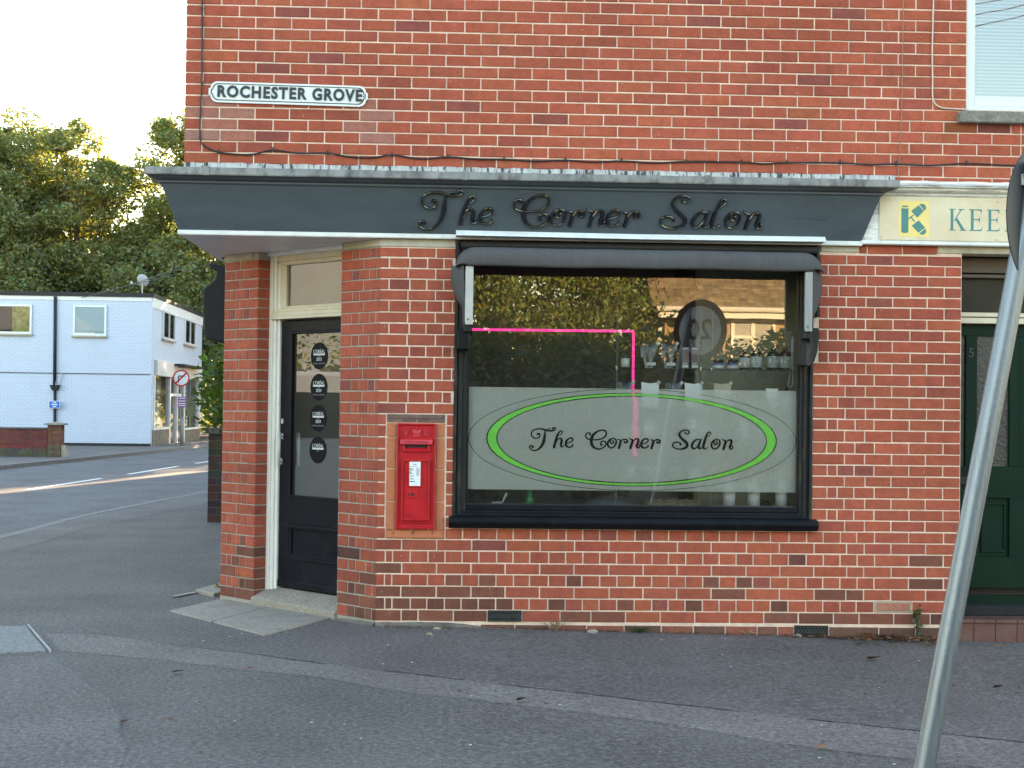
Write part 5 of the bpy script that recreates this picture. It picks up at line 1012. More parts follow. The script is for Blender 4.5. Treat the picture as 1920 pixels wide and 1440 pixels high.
m = MB(WBM); m.quad((.62,.05,.62),(3.5,.05,.62),(3.5,.05,2.45),(.62,.05,2.45)); m.quad((6.86,.05,.53),(10.4,.05,.53),(10.4,.05,2.45),(6.86,.05,2.45)); m.quad((3.68,.05,.05),(6.66,.05,.05),(6.66,.05,2.45),(3.68,.05,2.45)); m.build('shop_pane', GLASSF, wb)
m = MB(WBM); m.quad((.5,.6,.0),(10.6,.6,.0),(10.6,.6,2.6),(.5,.6,2.6)); m.build('shop_interior', surf('shop_inside', (.12,.14,.13), .8, .5, 1.2), wb)
m = MB(WBM); m.quad((7.0,.09,.95),(10.3,.09,.95),(10.3,.09,1.75),(7.0,.09,1.75)); m.build('window_poster', surf('green_poster', (.36,.40,.33), .6, .15, 2), wb)
sd = thing('satellite_dish', 'pale satellite dish on a short mast above the flat roof', 'satellite dish', (-11.6,43,5.2))
m = MB(); MM = Matrix.Translation((-11.55,43,5.92)) @ Matrix.Rotation(math.radians(-62), 4, 'X') @ Matrix.Rotation(math.radians(20), 4, 'Y'); m.lathe([(.24,.055),(.23,.047),(.17,.024),(.09,.006),(.001,0)], (0,0,0), 20, MM); m.build('dish', surf('dish_grey', (.36,.39,.43), .5, .05, 5), sd, smooth=True)
m = MB(); m.tube([(-11.55,43.05,5.2),(-11.55,43.05,5.9)], .025, 6); m.build('mast', ALU, sd); m = MB(); m.tube([(-11.60,43,5.75),(-11.85,42.7,5.82)], .012, 5); m.box(-11.90,-11.82,42.66,42.74,5.78,5.86); m.build('feed_arm', ALU, sd)
bs = thing('blue_notice', 'small blue notice fixed to the downpipe of the white building', 'sign', (-13.73,39.8,1.3))
m = MB(); m.box(-13.92,-13.54,39.80,39.82,1.27,1.52); m.build('plate', PAPER, bs); m = MB(); m.box(-13.90,-13.56,39.79,39.80,1.285,1.505); m.build('blue_panel', surf('notice_blue', (.02,.12,.50), .5, .05, 4), bs)
m = MB(); m.box(-13.79,-13.66,39.783,39.79,1.450,1.478); m.box(-13.83,-13.62,39.783,39.79,1.380,1.412); m.box(-13.78,-13.66,39.783,39.79,1.315,1.345); m.build('print', PAPER, bs)
nr = thing('no_right_turn_sign', 'round red no right turn sign on a grey post by the white shop', 'road sign', (-9.82,41.95,0))
m = MB(); m.tube([(-9.82,41.95,0),(-9.82,41.95,1.0)], .07, 10); m.tube([(-9.82,41.95,1.0),(-9.82,41.95,2.78)], .04, 8); m.build('post', surf('grey_post', (.30,.30,.28), .6, .1, 6), nr, smooth=True)
NRM = Matrix.Translation((-9.87,41.88,2.386)); 
m = MB(NRM); m.disc(0,0,-.012,.30,.30,40,.0); m.build('plate', SIGNW, nr); m = MB(NRM); m.ring((0,0,.30,.30),(0,0,.245,.245),-.014,40); m.add([(-.21,-.0145,-.165),(-.165,-.0145,-.21),(.21,-.0145,.165),(.165,-.0145,.21)], [(0,1,2,3)]); m.build('red_ring', surf('sign_red_far', (.50,.02,.03), .5, .05, 5), nr)
m = MB(NRM); m.box(-.115,-.07,-.0135,-.012,-.16,.05); m.box(-.10,.05,-.0136,-.012,.05,.095); m.wallpoly([(.05,.025),(.15,.0725),(.05,.12)], -.0137, -.012); m.build('arrow', SIGNK, nr)
m = MB(); m.box(-9.97,-9.67,41.86,41.88,1.35,1.73); npz = m.build('purple_plate', surf('purple_plate', (.28,.10,.28), .5, .1, 4), nr); m = MB()
for z in (1.66,1.56,1.47,1.40): m.box(-9.94,-9.70,41.855,41.86,z,z+.03)
m.build('print', PAPER, npz)
m = MB(); m.box(-9.98,-9.70,41.9,42.0,2.76,2.80); m.build('sign_lamp', IRON, nr)
# low brick wall with a pier
def brick_wall_thing(name, label, x0, x1, y, h, thick, parts_first=0, tonef=None, mm=None, cat='wall', M=None, row=.075, L=.225):
    t = thing(name, label, cat, ((x0+x1)/2, y, 0) if M is None else tuple(M.translation)); b = MB(M); b.box(x0+.006,x1-.006,y+.006,y+thick-.006,-.1,h); b.build('core', DARKMORTAR, t); mb = MB(M); k = 0; z = 0.0; r = 0
    while z < h-.03:
        x = x0-(L/2 if r % 2 else 0)
        while x < x1-.02:
            a, c = max(x, x0), min(x+L, x1)
            if c-a > .03:
                tt = tonef(z); 
                if k < parts_first: q = MB(M); q.tone = tt; q.box(a+.005,c-.005,y+random.uniform(-.002,.002),y+thick,z+.005,min(z+row,h)-.005); q.build('brick', OLDBRICK, t)
                else: mb.tone = tt; mb.box(a+.005,c-.005,y+random.uniform(-.002,.002),y+thick,z+.005,min(z+row,h)-.005)
                k += 1
            x += L
        z += row; r += 1
    if mb.v: mb.build('bricks', OLDBRICK, t, kind='stuff')
    return t
lw = brick_wall_thing('low_wall', 'low red brick wall with a capped pier in front of the white building', -18, -11.03, 29.45, .74, .22, 0, lambda z: tuple(c*random.uniform(.7,1.1) for c in ((.20,.055,.045) if z > .2 else (.12,.10,.07))))
m = MB(); m.box(-18,-11.0,29.42,29.70,.74,.785); m.build('coping', DARKMORTAR, lw)
pm = MB(); pc = MB(); pc.box(-11.0,-10.66,29.40,29.74,-.1,.86); pc.build('pier_core', DARKMORTAR, lw)
for r in range(11):
    z = .01+r*.077; off = 0 if r % 2 else .11
    for a, b in ((-11.01,-10.84-off*.5),(-10.835-off*.5,-10.65)):
        pm.tone = tuple(c*random.uniform(.7,1.1) for c in ((.21,.085,.055) if z > .25 else (.17,.13,.085))); pm.box(a+.004,b-.004,29.385,29.75,z+.004,z+.072)
pm.build('pier_bricks', OLDBRICK, lw, kind='stuff')
m = MB(); m.add([(-11.08,29.30,.86),(-10.58,29.30,.86),(-10.58,29.82,.86),(-11.08,29.82,.86),(-11.08,29.30,.90),(-10.58,29.30,.90),(-10.58,29.82,.90),(-11.08,29.82,.90),(-10.83,29.56,.95)], [(0,3,2,1),(0,1,5,4),(1,2,6,5),(2,3,7,6),(3,0,4,7),(4,5,8),(5,6,8),(6,7,8),(7,4,8)]); m.build('pier_cap', CONC, lw)
m = MB(); m.add([(-10.66,29.45,0),(-10.50,29.45,0),(-10.50,29.7,0),(-10.66,29.7,0),(-10.66,29.45,.32),(-10.56,29.45,.31),(-10.56,29.7,.31),(-10.66,29.7,.32)], [(0,3,2,1),(4,5,6,7),(0,1,5,4),(1,2,6,5),(2,3,7,6),(3,0,4,7)]); m.build('pier_stone', STONE, lw)
# dark garden wall and laurel hedge beyond the shop
gw = brick_wall_thing('garden_wall', 'dark sooty brick garden wall below the laurel hedge', -3.11, -1.8, 8.40, 1.10, .22, 60, lambda z: tuple(c*random.uniform(.6,1.25) for c in (.055,.036,.032)), row=.092)
m = MB(); m.box(-3.14,-1.8,8.37,8.65,1.10,1.17); m.build('coping', DARKMORTAR, gw)
m = MB(); m.box(-3.10,-2.90,8.62,40,0,1.1); m.build('return_wall', DARKMORTAR, gw)
# ---------------------------------------------------------------- trees, hedge, plants
def leaf_quads(C, size, n_dir=None, aspect=.55, droop=0.0, var=.35, bend=True):
    """one bent leaf (two quads sharing a midline -> one folded pair) per centre"""
    N = len(C); d = RNG.normal(size=(N,3)); d[:,2] = d[:,2]*.6-droop
    if n_dir is not None: d = d*.55+n_dir
    d /= np.linalg.norm(d, axis=1, keepdims=True)+1e-9
    q = RNG.normal(size=(N,3)); s = np.cross(d, q); s /= np.linalg.norm(s, axis=1, keepdims=True)+1e-9
    L = size*(1+var*RNG.normal(size=(N,1))).clip(.4,1.8); W = L*aspect
    V = np.stack([C-d*L*.5, C+s*W*.5, C+d*L*.5, C-s*W*.5], 1).reshape(-1,3)
    F = (np.arange(N)[:,None]*4+np.arange(4)[None,:]); return V, F
def tones(N, lo=.6, hi=1.35, warm=.15, k=4):
    t = RNG.uniform(lo, hi, (N,1)); w = RNG.normal(0, warm, (N,1)); T = np.concatenate([t*(1+w), t, t*(1-w*.5)], 1).clip(.1, 2.2)
    return np.repeat(T, k, 0)
def tree(label, x, y, h, spread, n_clump, n_leaf, leaf, size=.22, base=None, trunk_r=.22, seed=0, clump_r=1.0, gap=0.0, name='tree', limbs=7, group=None, low=.25):
    rg = np.random.default_rng(seed+100); rnd = random.Random(seed)
    t = thing(name, label, 'tree', (x, y, 0), group)
    m = MB(); top = h*.8; pts = [(x+.25*math.sin(i*.9+seed)*i/8, y+.2*math.cos(i*1.1+seed)*i/8, top*i/8-.1) for i in range(9)]
    m.tube(pts, [trunk_r*(1-.85*i/8) for i in range(9)], 8); m.build('trunk', WOODBARK, t, smooth=True)
    cen = []
    while len(cen) < n_clump:
        u = rg.uniform(-1,1,3)
        if np.linalg.norm(u) > 1: continue
        if np.linalg.norm(u) < .35 and rg.random() < .6: continue
        z = h*(low+(1-low)*(u[2]*.5+.5)); w = spread*(math.sin(math.pi*min(1,max(.06,(1-(z/h-low)/(1-low))*.82+.12)))**.7)
        cen.append((x+u[0]*w, y+u[1]*w*.8, z-.5))
    lm = MB()
    for i in range(limbs*3):
        c = cen[rnd.randrange(len(cen))]; k = rnd.randint(2,6); p0 = Vector(pts[k]); p1 = Vector(c)
        if p1.z < p0.z: continue
        mid = p0.lerp(p1,.5)+Vector((rnd.uniform(-.4,.4),rnd.uniform(-.4,.4),rnd.uniform(-.5,.1))); r0 = trunk_r*.42*(1-k/10)
        lm.tube([p0, mid, p1, p1+(p1-mid)*.35], [r0, r0*.65, r0*.35, r0*.12], 5)
    lm.build('limbs', WOODBARK, t, smooth=True)
    C = []
    for c in cen:
        k = int(n_leaf/len(cen)*rg.uniform(.5,1.4)); r = clump_r*rg.uniform(.6,1.25); u = rg.normal(size=(k,3)); u /= np.linalg.norm(u,axis=1,keepdims=True); rad = r*rg.uniform(.25,1,(k,1))**.6
        C.append(np.array(c)+u*rad*np.array([1.1,1.1,.75]))
    C = np.concatenate(C); V, F = leaf_quads(C, size, droop=.25)
    # each clump keeps a hue of its own
    fast_mesh('crown', V, F, leaf, t, tones(len(C), .6, 1.4, .18)); return t
G_T = 'trees rising behind the white building'
tree('broad rounded tree at the far left behind the white building', -21.5,55,14.3,4.4,130,52000,LEAF1,.165,seed=1,clump_r=.95,group=G_T,limbs=9,low=.2)
tree('tall rounded tree with sky showing through its lower limbs', -17.5,56,14.9,3.7,110,52000,LEAF2,.165,seed=2,clump_r=.85,group=G_T,limbs=11,low=.28)
tree('pale leaved tree behind the gap between the two tallest crowns', -19.3,60,13.6,3.4,80,34000,LEAF2,.175,seed=21,clump_r=.9,group=G_T,limbs=8,low=.25)
tree('upright tree filling the left of the skyline above the flat roof', -20.6,58,15.2,3.0,90,40000,LEAF1,.165,seed=22,clump_r=.85,group=G_T,limbs=8,low=.4)
tree('yellowing tree in the dip of the skyline left of the fascia', -13.6,60,12.4,3.2,90,42000,LEAF2,.165,seed=23,clump_r=.8,group=G_T,limbs=8,low=.3)
tree('slender tree standing left of the satellite dish behind the flat roof', -14.9,58,12.0,2.9,80,34000,LEAF1,.165,seed=3,clump_r=.8,group=G_T,limbs=8,low=.12)
tree('tall tree hard against the brick corner of the shop', -12.7,57,15.7,4.0,150,60000,LEAF2,.165,seed=4,clump_r=.85,group=G_T,limbs=8,low=.15)
tree('dark bushy tree low behind the satellite dish', -13.2,53,8.6,3.5,110,38000,LEAF1,.16,seed=5,clump_r=.8,group=G_T,limbs=5,low=.05)
tree('dark bushy tree low behind the left half of the flat roof', -19.2,53,7.8,4.0,100,38000,LEAF1,.16,seed=6,clump_r=.8,group=G_T,limbs=5,low=.05)
tree('dark evergreen beside the road beyond the white shop', -9.3,60,9.8,3.3,90,32000,LEAF1,.17,seed=7,clump_r=.85,group=G_T,limbs=5,low=.03)
tree('unseen tree by the road added to shade the far lane', -5.6,58,13.0,3.6,95,22000,LEAF2,.32,seed=8,clump_r=1.2,group=G_T,limbs=5,low=.05)  # out of view, added to keep sun off the road
tree('broad unseen tree added at the bend to shade the road', -2.0,57,13.0,2.6,90,24000,LEAF2,.32,seed=12,clump_r=1.15,group=G_T,limbs=5,low=.05)  # also out of view, added to edge the sunlit strip on the road
tree('tree at the far left edge with its crown cut by the frame', -26.5,57,13.5,4.2,70,18000,LEAF2,.28,seed=9,clump_r=1.1,group=G_T,limbs=6,low=.1)
struct(MB().add([(-60,64,-.5),(40,64,-.5),(40,110,3.5),(-60,110,3.5)], [(0,1,2,3)]).build('wooded_bank', surf('bank_soil', (.035,.045,.018), .95, .3, 1)))
# far wood that closes the view between the trunks
def leaf_mass(name, boxes, n, size, leaf, kind=None, droop=.2, tn=(.6,1.35,.15)):
    C = []
    for (x0,x1,y0,y1,z0,z1) in boxes:
        p = RNG.uniform(0,1,(int(n),3)); p = np.array([x0,y0,z0])+p*np.array([x1-x0,y1-y0,z1-z0]); C.append(p)
    C = np.concatenate(C); V, F = leaf_quads(C, size, droop=droop); return V, F, tones(len(C), *tn)
V, F, T = leaf_mass('far_wood', [(-34,-6,68,74,0,5.5),(-34,-22,66,72,4,8),(-16,-6,66,72,4,8.5)], 12000, .34, LEAF1)
o = fast_mesh('far_wood', V, F, LEAF1, None, T, 'stuff'); tag(o, 'dark undergrowth of the wood behind the trees', 'undergrowth')
# laurel hedge on the garden wall
hd = thing('laurel_hedge', 'glossy green laurel hedge growing over the dark garden wall', 'hedge', (-2.6,8.8,1.1))
def laurel(n):
    C = []; D = []
    x = RNG.uniform(-3.35,-1.9,n); y = RNG.uniform(8.25,10.6,n); z = RNG.uniform(1.12,2.32,n)
    bul = np.array([mnoise.noise(Vector((float(a)*.1, float(b)*1.3, float(c)*2.6))) for a, b, c in zip(x, y, z)])
    lim = -3.14-.18*bul-.10*np.sin(z*5)-.10*(z < 2.0); keep = (x > lim) & ((z < 2.15+.3*bul) | (x > -2.7)) & (y > 8.32+.12*bul)
    P = np.stack([x, y, z], 1)[keep]; dirv = np.stack([-(.9+0*P[:,0]), -.7*np.ones(len(P)), .25*np.ones(len(P))], 1); return P, dirv
P_, D_ = laurel(5200); N = len(P_)
d = RNG.normal(size=(N,3))*.8+D_*.6; d /= np.linalg.norm(d,axis=1,keepdims=True); q = RNG.normal(size=(N,3)); q[:,2] += .8; s = np.cross(d, q); s /= np.linalg.norm(s,axis=1,keepdims=True); up_ = np.cross(s, d)
L = RNG.uniform(.09,.15,(N,1)); W = L*.34
V = np.stack([P_, P_+d*L*.35+s*W*.5, P_+d*L*.75+s*W*.38-up_*L*.04, P_+d*L-up_*L*.10, P_+d*L*.75-s*W*.38-up_*L*.04, P_+d*L*.35-s*W*.5], 1).reshape(-1,3); F = np.arange(N)[:,None]*6+np.arange(6)[None,:]
fast_mesh('foliage', V, F, LAUREL, hd, tones(N, .55, 1.5, .18, 6))
m = MB(); m.box(-2.95,-1.9,8.6,10.6,1.1,2.0); m.build('inner_shade', surf('hedge_core_shade', (.02,.022,.012), .95, .3, 6, .8, 30), hd)  # solid dark core stands in for the shade inside the hedge
m = MB()
for k in range(14):
    a = Vector((random.uniform(-2.95,-2.0), random.uniform(8.5,10), 1.15)); m.tube([a, a+Vector((random.uniform(-.2,.05), random.uniform(-.2,.1), .5)), a+Vector((random.uniform(-.3,0), random.uniform(-.3,.1), 1.0))], [.015,.011,.005], 5)
m.build('stems', WOODBARK, hd)
def leaf_spray(name, label, cat, pts, n, size, leaf, spread, grp=None, tn=(.8,1.5,.15)):
    t = thing(name, label, cat, pts[0], grp); m = MB(); m.tube(pts, [.012*(1-.8*i/(len(pts)-1)) for i in range(len(pts))], 5); m.build('stem', WOODBARK, t)
    P_ = np.array([tuple(Vector(pts[i]).lerp(Vector(pts[i+1]), f)) for i in range(len(pts)-1) for f in np.linspace(0,1,max(2,n//(len(pts)-1)),endpoint=False)]); P_ = P_+RNG.normal(0,spread,P_.shape)
    V, F = leaf_quads(P_, size, droop=.1); fast_mesh('leaves', V, F, leaf, t, tones(len(P_), *tn)); return t
leaf_spray('climber_shoot', 'pale yellow green shoot poking out beside the black side awning', 'plant', [(-2.2,8.8,2.2),(-2.6,8.6,2.55),(-2.85,8.5,2.62),(-3.05,8.4,2.63)], 46, .085, LEAF2, .045, tn=(1.6,2.2,.1))
leaf_spray('climber_shoot', 'higher pale shoot above the bracket of the black side awning', 'plant', [(-2.4,8.9,2.3),(-2.7,8.7,2.75),(-2.82,8.6,2.95),(-2.78,8.5,3.05)], 40, .075, LEAF2, .04, tn=(1.6,2.2,.1))
V, F, T = leaf_mass('garden_wood', [(-14,5.2,-36,-29,0,11)], 16000, .34, LEAF1)
o = fast_mesh('garden_wood', V, F, LEAF1, None, T, 'stuff'); tag(o, 'dense garden greenery closing the view behind the conifers across the side street', 'undergrowth')
# ---------------------------------------------------------------- across the side street (seen mirrored in the shop window)
oh = thing('opposite_house', 'brick bungalow with tiled roof mirrored in the shop window', 'house', (8,-24,0))
hb = MB(); hb.box(4.82,9.6,-32,-24,-.3,3.72); hb.build('wall', nt('sunny_brick')[0], oh)
def sunny():
    m = MATS['sunny_brick']; n = m.node_tree.nodes; l = m.node_tree.links; b = n['Principled BSDF']; g = n.new('ShaderNodeNewGeometry').outputs['Position']; sx = n.new('ShaderNodeSeparateXYZ'); l.new(g, sx.inputs[0]); cb = n.new('ShaderNodeCombineXYZ'); l.new(sx.outputs[0], cb.inputs[0]); l.new(sx.outputs[2], cb.inputs[1])
    t = n.new('ShaderNodeTexBrick'); t.inputs['Scale'].default_value = 1; t.inputs['Brick Width'].default_value = .225; t.inputs['Row Height'].default_value = .075; t.inputs['Mortar Size'].default_value = .008
    for i, c in ((1,(.50,.30,.13,1)),(2,(.42,.24,.10,1)),(3,(.34,.25,.15,1))): t.inputs[i].default_value = c
    l.new(cb.outputs[0], t.inputs['Vector']); l.new(t.outputs['Color'], b.inputs['Base Color']); b.inputs['Roughness'].default_value = .85
sunny()
m = MB(); m.box(4.62,9.7,-24.0,-23.55,3.70,3.74); m.box(4.60,9.7,-23.56,-23.50,3.62,3.80); m.tube([(4.55,-23.44,3.82),(9.7,-23.44,3.82)], .065, 8); m.box(4.66,4.76,-23.98,-23.88,-.2,3.70); m.build('gutter', surf('cream_gutter', (.66,.60,.46), .5, .05, 5), oh)
MB().add([(4.45,-23.5,3.86),(9.8,-23.5,3.86),(9.8,-28,7.2),(4.45,-28,7.2),(9.8,-32.5,3.86),(4.45,-32.5,3.86)], [(0,1,2,3),(3,2,4,5),(0,3,5)]).build('roof', surf('roof_felt', (.08,.06,.05), .9), oh)
tl = MB(); a = math.atan2(3.34, 4.5); cs, sn = math.cos(a), math.sin(a); Ls = math.hypot(3.34, 4.5)
for r in range(int(Ls/.20)):
    for c in range(int(5.35/.19)):
        x = 4.45+c*.19; d0 = r*.20; q = random.uniform(-.008,.008); tq = random.uniform(.75,1.2); tl.tone = tuple(v*tq for v in (.27,.19,.095)); P3 = lambda xx, dd, hh: (xx, -23.46-dd*cs-hh*sn, 3.88+dd*sn+hh*cs)
        tl.add([P3(x,d0,.03+q),(P3(x+.185,d0,.03-q)),P3(x+.185,d0+.23,.012),P3(x,d0+.23,.012),P3(x,d0,.0),P3(x+.185,d0,.0)], [(0,1,2,3),(4,5,1,0)])
tl.build('roof_tiles', brick_plain(), oh, kind='stuff')
m = MB(); 
for b in ((6.40,7.44,2.50,2.58),(6.40,7.44,3.56,3.66),(6.40,6.48,2.58,3.56),(7.36,7.44,2.58,3.56),(6.88,6.97,2.58,3.56),(6.48,6.88,3.18,3.24)): m.box(b[0],b[1],-24.02,-23.94,b[2],b[3])
hw = m.build('window', surf('cream_frame', (.72,.66,.50), .5, .05, 5), oh); m = MB()
for z in np.arange(2.58,3.56,.05): m.add([(6.48,-23.985,z),(7.36,-23.985,z),(7.36,-23.965,z+.045),(6.48,-23.965,z+.045)], [(0,1,2,3)])
m.build('blind', surf('cream_blind', (.50,.47,.38), .8, .1, 6), hw)
def bush(name, label, cat, c, r, n, leaf, size, grp=None, tn=(.6,1.35,.15), droop=.2):
    t = thing(name, label, cat, (c[0],c[1],-.1), grp); u = RNG.normal(size=(n,3)); u /= np.linalg.norm(u,axis=1,keepdims=True); rad = RNG.uniform(.55,1.05,(n,1)); P_ = np.array(c)+u*rad*np.array(r); lump = np.array([mnoise.noise(Vector(p)*.9) for p in P_]); P_ = P_+u*lump[:,None]*np.array(r)*.35
    V, F = leaf_quads(P_, size, droop=droop); fast_mesh('foliage', V, F, leaf, t, tones(n, *tn))
    m = MB(); m.lathe([(.02,-.62),(.55,-.5),(.78,0),(.6,.45),(.02,.66)], (0,0,0), 12, Matrix.Translation(c) @ Matrix.Diagonal((r[0],r[1],r[2],1))); m.build('inner_shade', MATS['hedge_core_shade'], t)  # dark core coloured to pass for shade within the bush
    m = MB()
    for k in range(7): m.tube([(c[0]+random.uniform(-.2,.2),c[1]+random.uniform(-.2,.2),-.15),(c[0]+random.uniform(-.5,.5)*r[0],c[1]+random.uniform(-.5,.5)*r[1],c[2]+random.uniform(-.2,.6)*r[2])], [.06,.015], 5)
    m.build('stems', WOODBARK, t); return t
for i, (x, h_, lab) in enumerate(((-3.2,2.75,'clipped dark hedge bush farthest left of the opposite garden'),(-1.4,2.7,'clipped dark hedge bush behind the left end of the reflected view'),(.4,2.8,'clipped dark hedge bush opposite the left half of the shop window'),(2.2,2.75,'clipped dark hedge bush opposite the middle of the shop window'),(3.9,2.85,'dark hedge bush opposite the bungalow gutter end'),(5.4,2.85,'dark hedge bush opposite the bungalow window'),(6.9,2.85,'dark hedge bush at the right of the reflected view'))):
    bush('hedge_bush', lab, 'hedge', (x,-14.2,h_*.5), (1.25,.8,h_*.52), 7500, LEAF1, .11, 'hedge bushes across the side street')
for i, (x, z, lab) in enumerate(((6.3,2.1,'leafy shrub below the bungalow window on the left'),(7.6,2.15,'leafy shrub below the bungalow window on the right'),(5.2,1.9,'leafy shrub at the corner of the bungalow'),(9.2,2.2,'leafy shrub at the right of the bungalow garden'))):
    bush('garden_shrub', lab, 'shrub', (x,-22.0,z*.5+.1), (.95,.6,z*.5), 1500, LEAF2, .14, 'shrubs in front of the bungalow')
def conifer(label, x, y, h, sp, seed):
    t = thing('conifer', label, 'tree', (x,y,-.2), 'conifers across the side street'); rnd = random.Random(seed); m = MB(); m.tube([(x,y,-.3),(x+.1,y,h*.5),(x,y,h)], [.22,.15,.03], 8); m.build('trunk', WOODBARK, t, smooth=True); C = []; lm = MB()
    for k in range(90):
        z = h*rnd.uniform(.25,.98); a = rnd.uniform(0,6.283); L = sp*(1.08-z/h)**.6*rnd.uniform(.6,1.1); d = Vector((math.cos(a), math.sin(a), -.15)); p0 = Vector((x,y,z)); p1 = p0+d*L; lm.tube([p0, p0.lerp(p1,.6)+Vector((0,0,.15)), p1], [.045,.03,.008], 4)
        for q in range(430):
            f = rnd.uniform(.25,1.05); C.append(tuple(p0.lerp(p1,f)+Vector((rnd.gauss(0,.28),rnd.gauss(0,.28),rnd.gauss(-.12,.16)))))
    lm.build('limbs', WOODBARK, t); C = np.array(C); V, F = leaf_quads(C, .12, aspect=.32, droop=1.1); fast_mesh('crown', V, F, LEAF3, t, tones(len(C), .5, 1.5, .2))
conifer('drooping conifer mirrored at the left of the shop window', .8,-21.5,9.5,2.6,3); conifer('drooping conifer mirrored above the neon corner', 3.0,-22.8,8.8,2.2,5); conifer('drooping conifer beyond the left edge of the mirrored garden', -2.2,-22,10,2.8,8)
# trees and a pale house on the far side of the main road, mirrored in the door glass
bush('roadside_shrub', 'green roadside shrub mirrored in the door glass', 'shrub', (-15.5,1.5,1.2), (1.4,3.0,1.4), 7000, LEAF1, .11); 
ph = thing('pale_house', 'pale rendered house across the main road mirrored in the door glass', 'house', (-21,6,0)); m = MB(); m.box(-26,-19,-6,14,-.1,5.2); m.build('wall', surf('render_wall', (.55,.54,.50), .85, .08, 2), ph); m = MB(); m.add([(-26.4,-6.4,5.2),(-18.6,-6.4,5.2),(-18.6,14.4,5.2),(-26.4,14.4,5.2),(-22.5,-6.4,7.6),(-22.5,14.4,7.6)], [(1,2,5,4),(3,0,4,5),(0,1,4),(2,3,5)]); m.build('roof', surf('slate', (.09,.09,.10), .7, .2, 4), ph)
for y in (-3,3,9): m = MB(); m.box(-19.02,-18.97,y-.6,y+.6,1.0,2.2); m.build('window', UPVC, ph); m = MB(); m.box(-18.96,-18.95,y-.5,y+.5,1.1,2.1); m.build('pane', GLASSF, ph)
vn = thing('parked_van', 'white van parked on the main road mirrored in the door glass', 'van', (-9.6,2,-.09))
VM = Matrix.Translation((-8.75,-.6,-.09)) @ Matrix.Rotation(math.radians(90), 4, 'Z')      # local x runs along the road, y across it
VW = surf('van_white', (.62,.63,.64), .3, .04, 3, spec=.5); VG = surf('van_window', (.02,.022,.025), .1, .1, 4, spec=.6)
m = MB(VM); m.wallpoly([(0,.35),(4.8,.35),(4.85,.9),(4.1,1.05),(3.45,1.9),(3.2,1.98),(.1,1.98),(0,1.85)], .0, 1.75); m.build('body', VW, vn, bevel=.05)
for xa, xb in ((.35,1.5),(1.65,2.7)): m = MB(VM); m.box(xa,xb,-.006,.0,1.15,1.72); m.build('side_window', VG, vn)
m = MB(VM); m.wallpoly([(2.82,1.15),(3.95,1.12),(3.42,1.72),(2.82,1.72)], -.006, .0); m.build('door_window', VG, vn)
for x in (.85,3.85):
    m = MB(VM); m.disc(x,.33,-.02,.33,.33,24,.2); w_ = m.build('wheel', IRON, vn); m = MB(VM); m.disc(x,.33,-.03,.19,.19,16,-.02); m.build('rim', ALU, w_)
# unseen houses added beyond the hedge to throw shade across the near lane
nh = thing('shade_house', 'unseen brick house added beyond the laurel hedge to shade the road', 'house', (2,20,0)); m = MB(); m.box(-1.0,7,13,24,-.1,5.6); m.build('wall', nt('terrace_brick')[0], nh); b_ = MATS['terrace_brick'].node_tree.nodes['Principled BSDF']; b_.inputs['Base Color'].default_value = (.27,.09,.06,1); b_.inputs['Roughness'].default_value = .85
m = MB(); m.add([(-1.4,12.6,5.5),(7.4,12.6,5.5),(7.4,24.4,5.5),(-1.4,24.4,5.5),(-1.4,18.5,8.4),(7.4,18.5,8.4)], [(0,1,5,4),(2,3,4,5),(0,4,3),(1,2,5)]); m.build('roof', surf('slate_roof', (.10,.09,.09), .7, .2, 4), nh)
nh2 = thing('shade_house', 'second unseen brick house added farther along to shade the near lane', 'house', (2,33,0)); m = MB(); m.box(-2.3,6,27,40.5,-.1,5.6); m.build('wall', MATS['terrace_brick'], nh2)
m = MB(); m.add([(-2.35,26.6,5.5),(6.4,26.6,5.5),(6.4,40.6,5.5),(-2.35,40.6,5.5),(-2.35,33.5,8.4),(6.4,33.5,8.4)], [(0,1,5,4),(2,3,4,5),(0,4,3),(1,2,5)]); m.build('roof', MATS['slate_roof'], nh2)
# ---------------------------------------------------------------- overhead wires
def wire(label, a, b, sag, r=.012):
    a, b = Vector(a), Vector(b); pts = [a.lerp(b, k/24)-Vector((0,0,sag*4*(k/24)*(1-k/24))) for k in range(25)]; m = MB(); m.tube(pts, r, 4); o = m.build('overhead_wire', CABLE); tag(o, label, 'wire', 'overhead wires')
wire('overhead wire dropping to the flat roof of the white building', (-12.9,39.9,5.05),(-4.0,30,6.9),.25)
wire('second overhead wire above the dish of the white building', (-13.0,41,5.25),(-3.0,33,7.4),.3)
for k in range(4): wire(('highest','second highest','second lowest','lowest')[k]+' of the four cables strung over the side street', (3.0+k*.25,-13,7.6-k*.22),(14,-11.5+.4*k,9.6-k*.1),.5,.010)
# ---------------------------------------------------------------- litter, weeds and stones at the wall base
def leaf_bits(n, fn, size, name, label, mm=DRYM):
    P_ = np.array([fn() for _ in range(n)]); V, F = leaf_quads(P_, size, aspect=.6, var=.5); V = V.reshape(-1,4,3); c = V.mean(1, keepdims=True); V = c+(V-c)*np.array([1,1,.35]); V[:,:,2] = np.maximum(V[:,:,2], c[:,:,2]-.004); o = fast_mesh(name, V.reshape(-1,3), F, mm, None, tones(n, .5, 1.6, .25), 'stuff'); tag(o, label, 'leaf litter'); return o
def f1():
    x = 3.25-abs(random.gauss(0,.42)); y = -.02-abs(random.gauss(0,.045)); return (x, y-random.random()**3*.25*(x > 2.6), gz(x)+.012+random.random()*.022*(x > 2.7))
leaf_bits(420, f1, .042, 'leaf_litter', 'brown dry leaf litter drifted against the wall base by the step')
def f2(): x = random.uniform(-.5,3.35); return (x, -.012-(.03 if x < .2 else 0)-abs(random.gauss(0,.035)), gz(x)+.010)
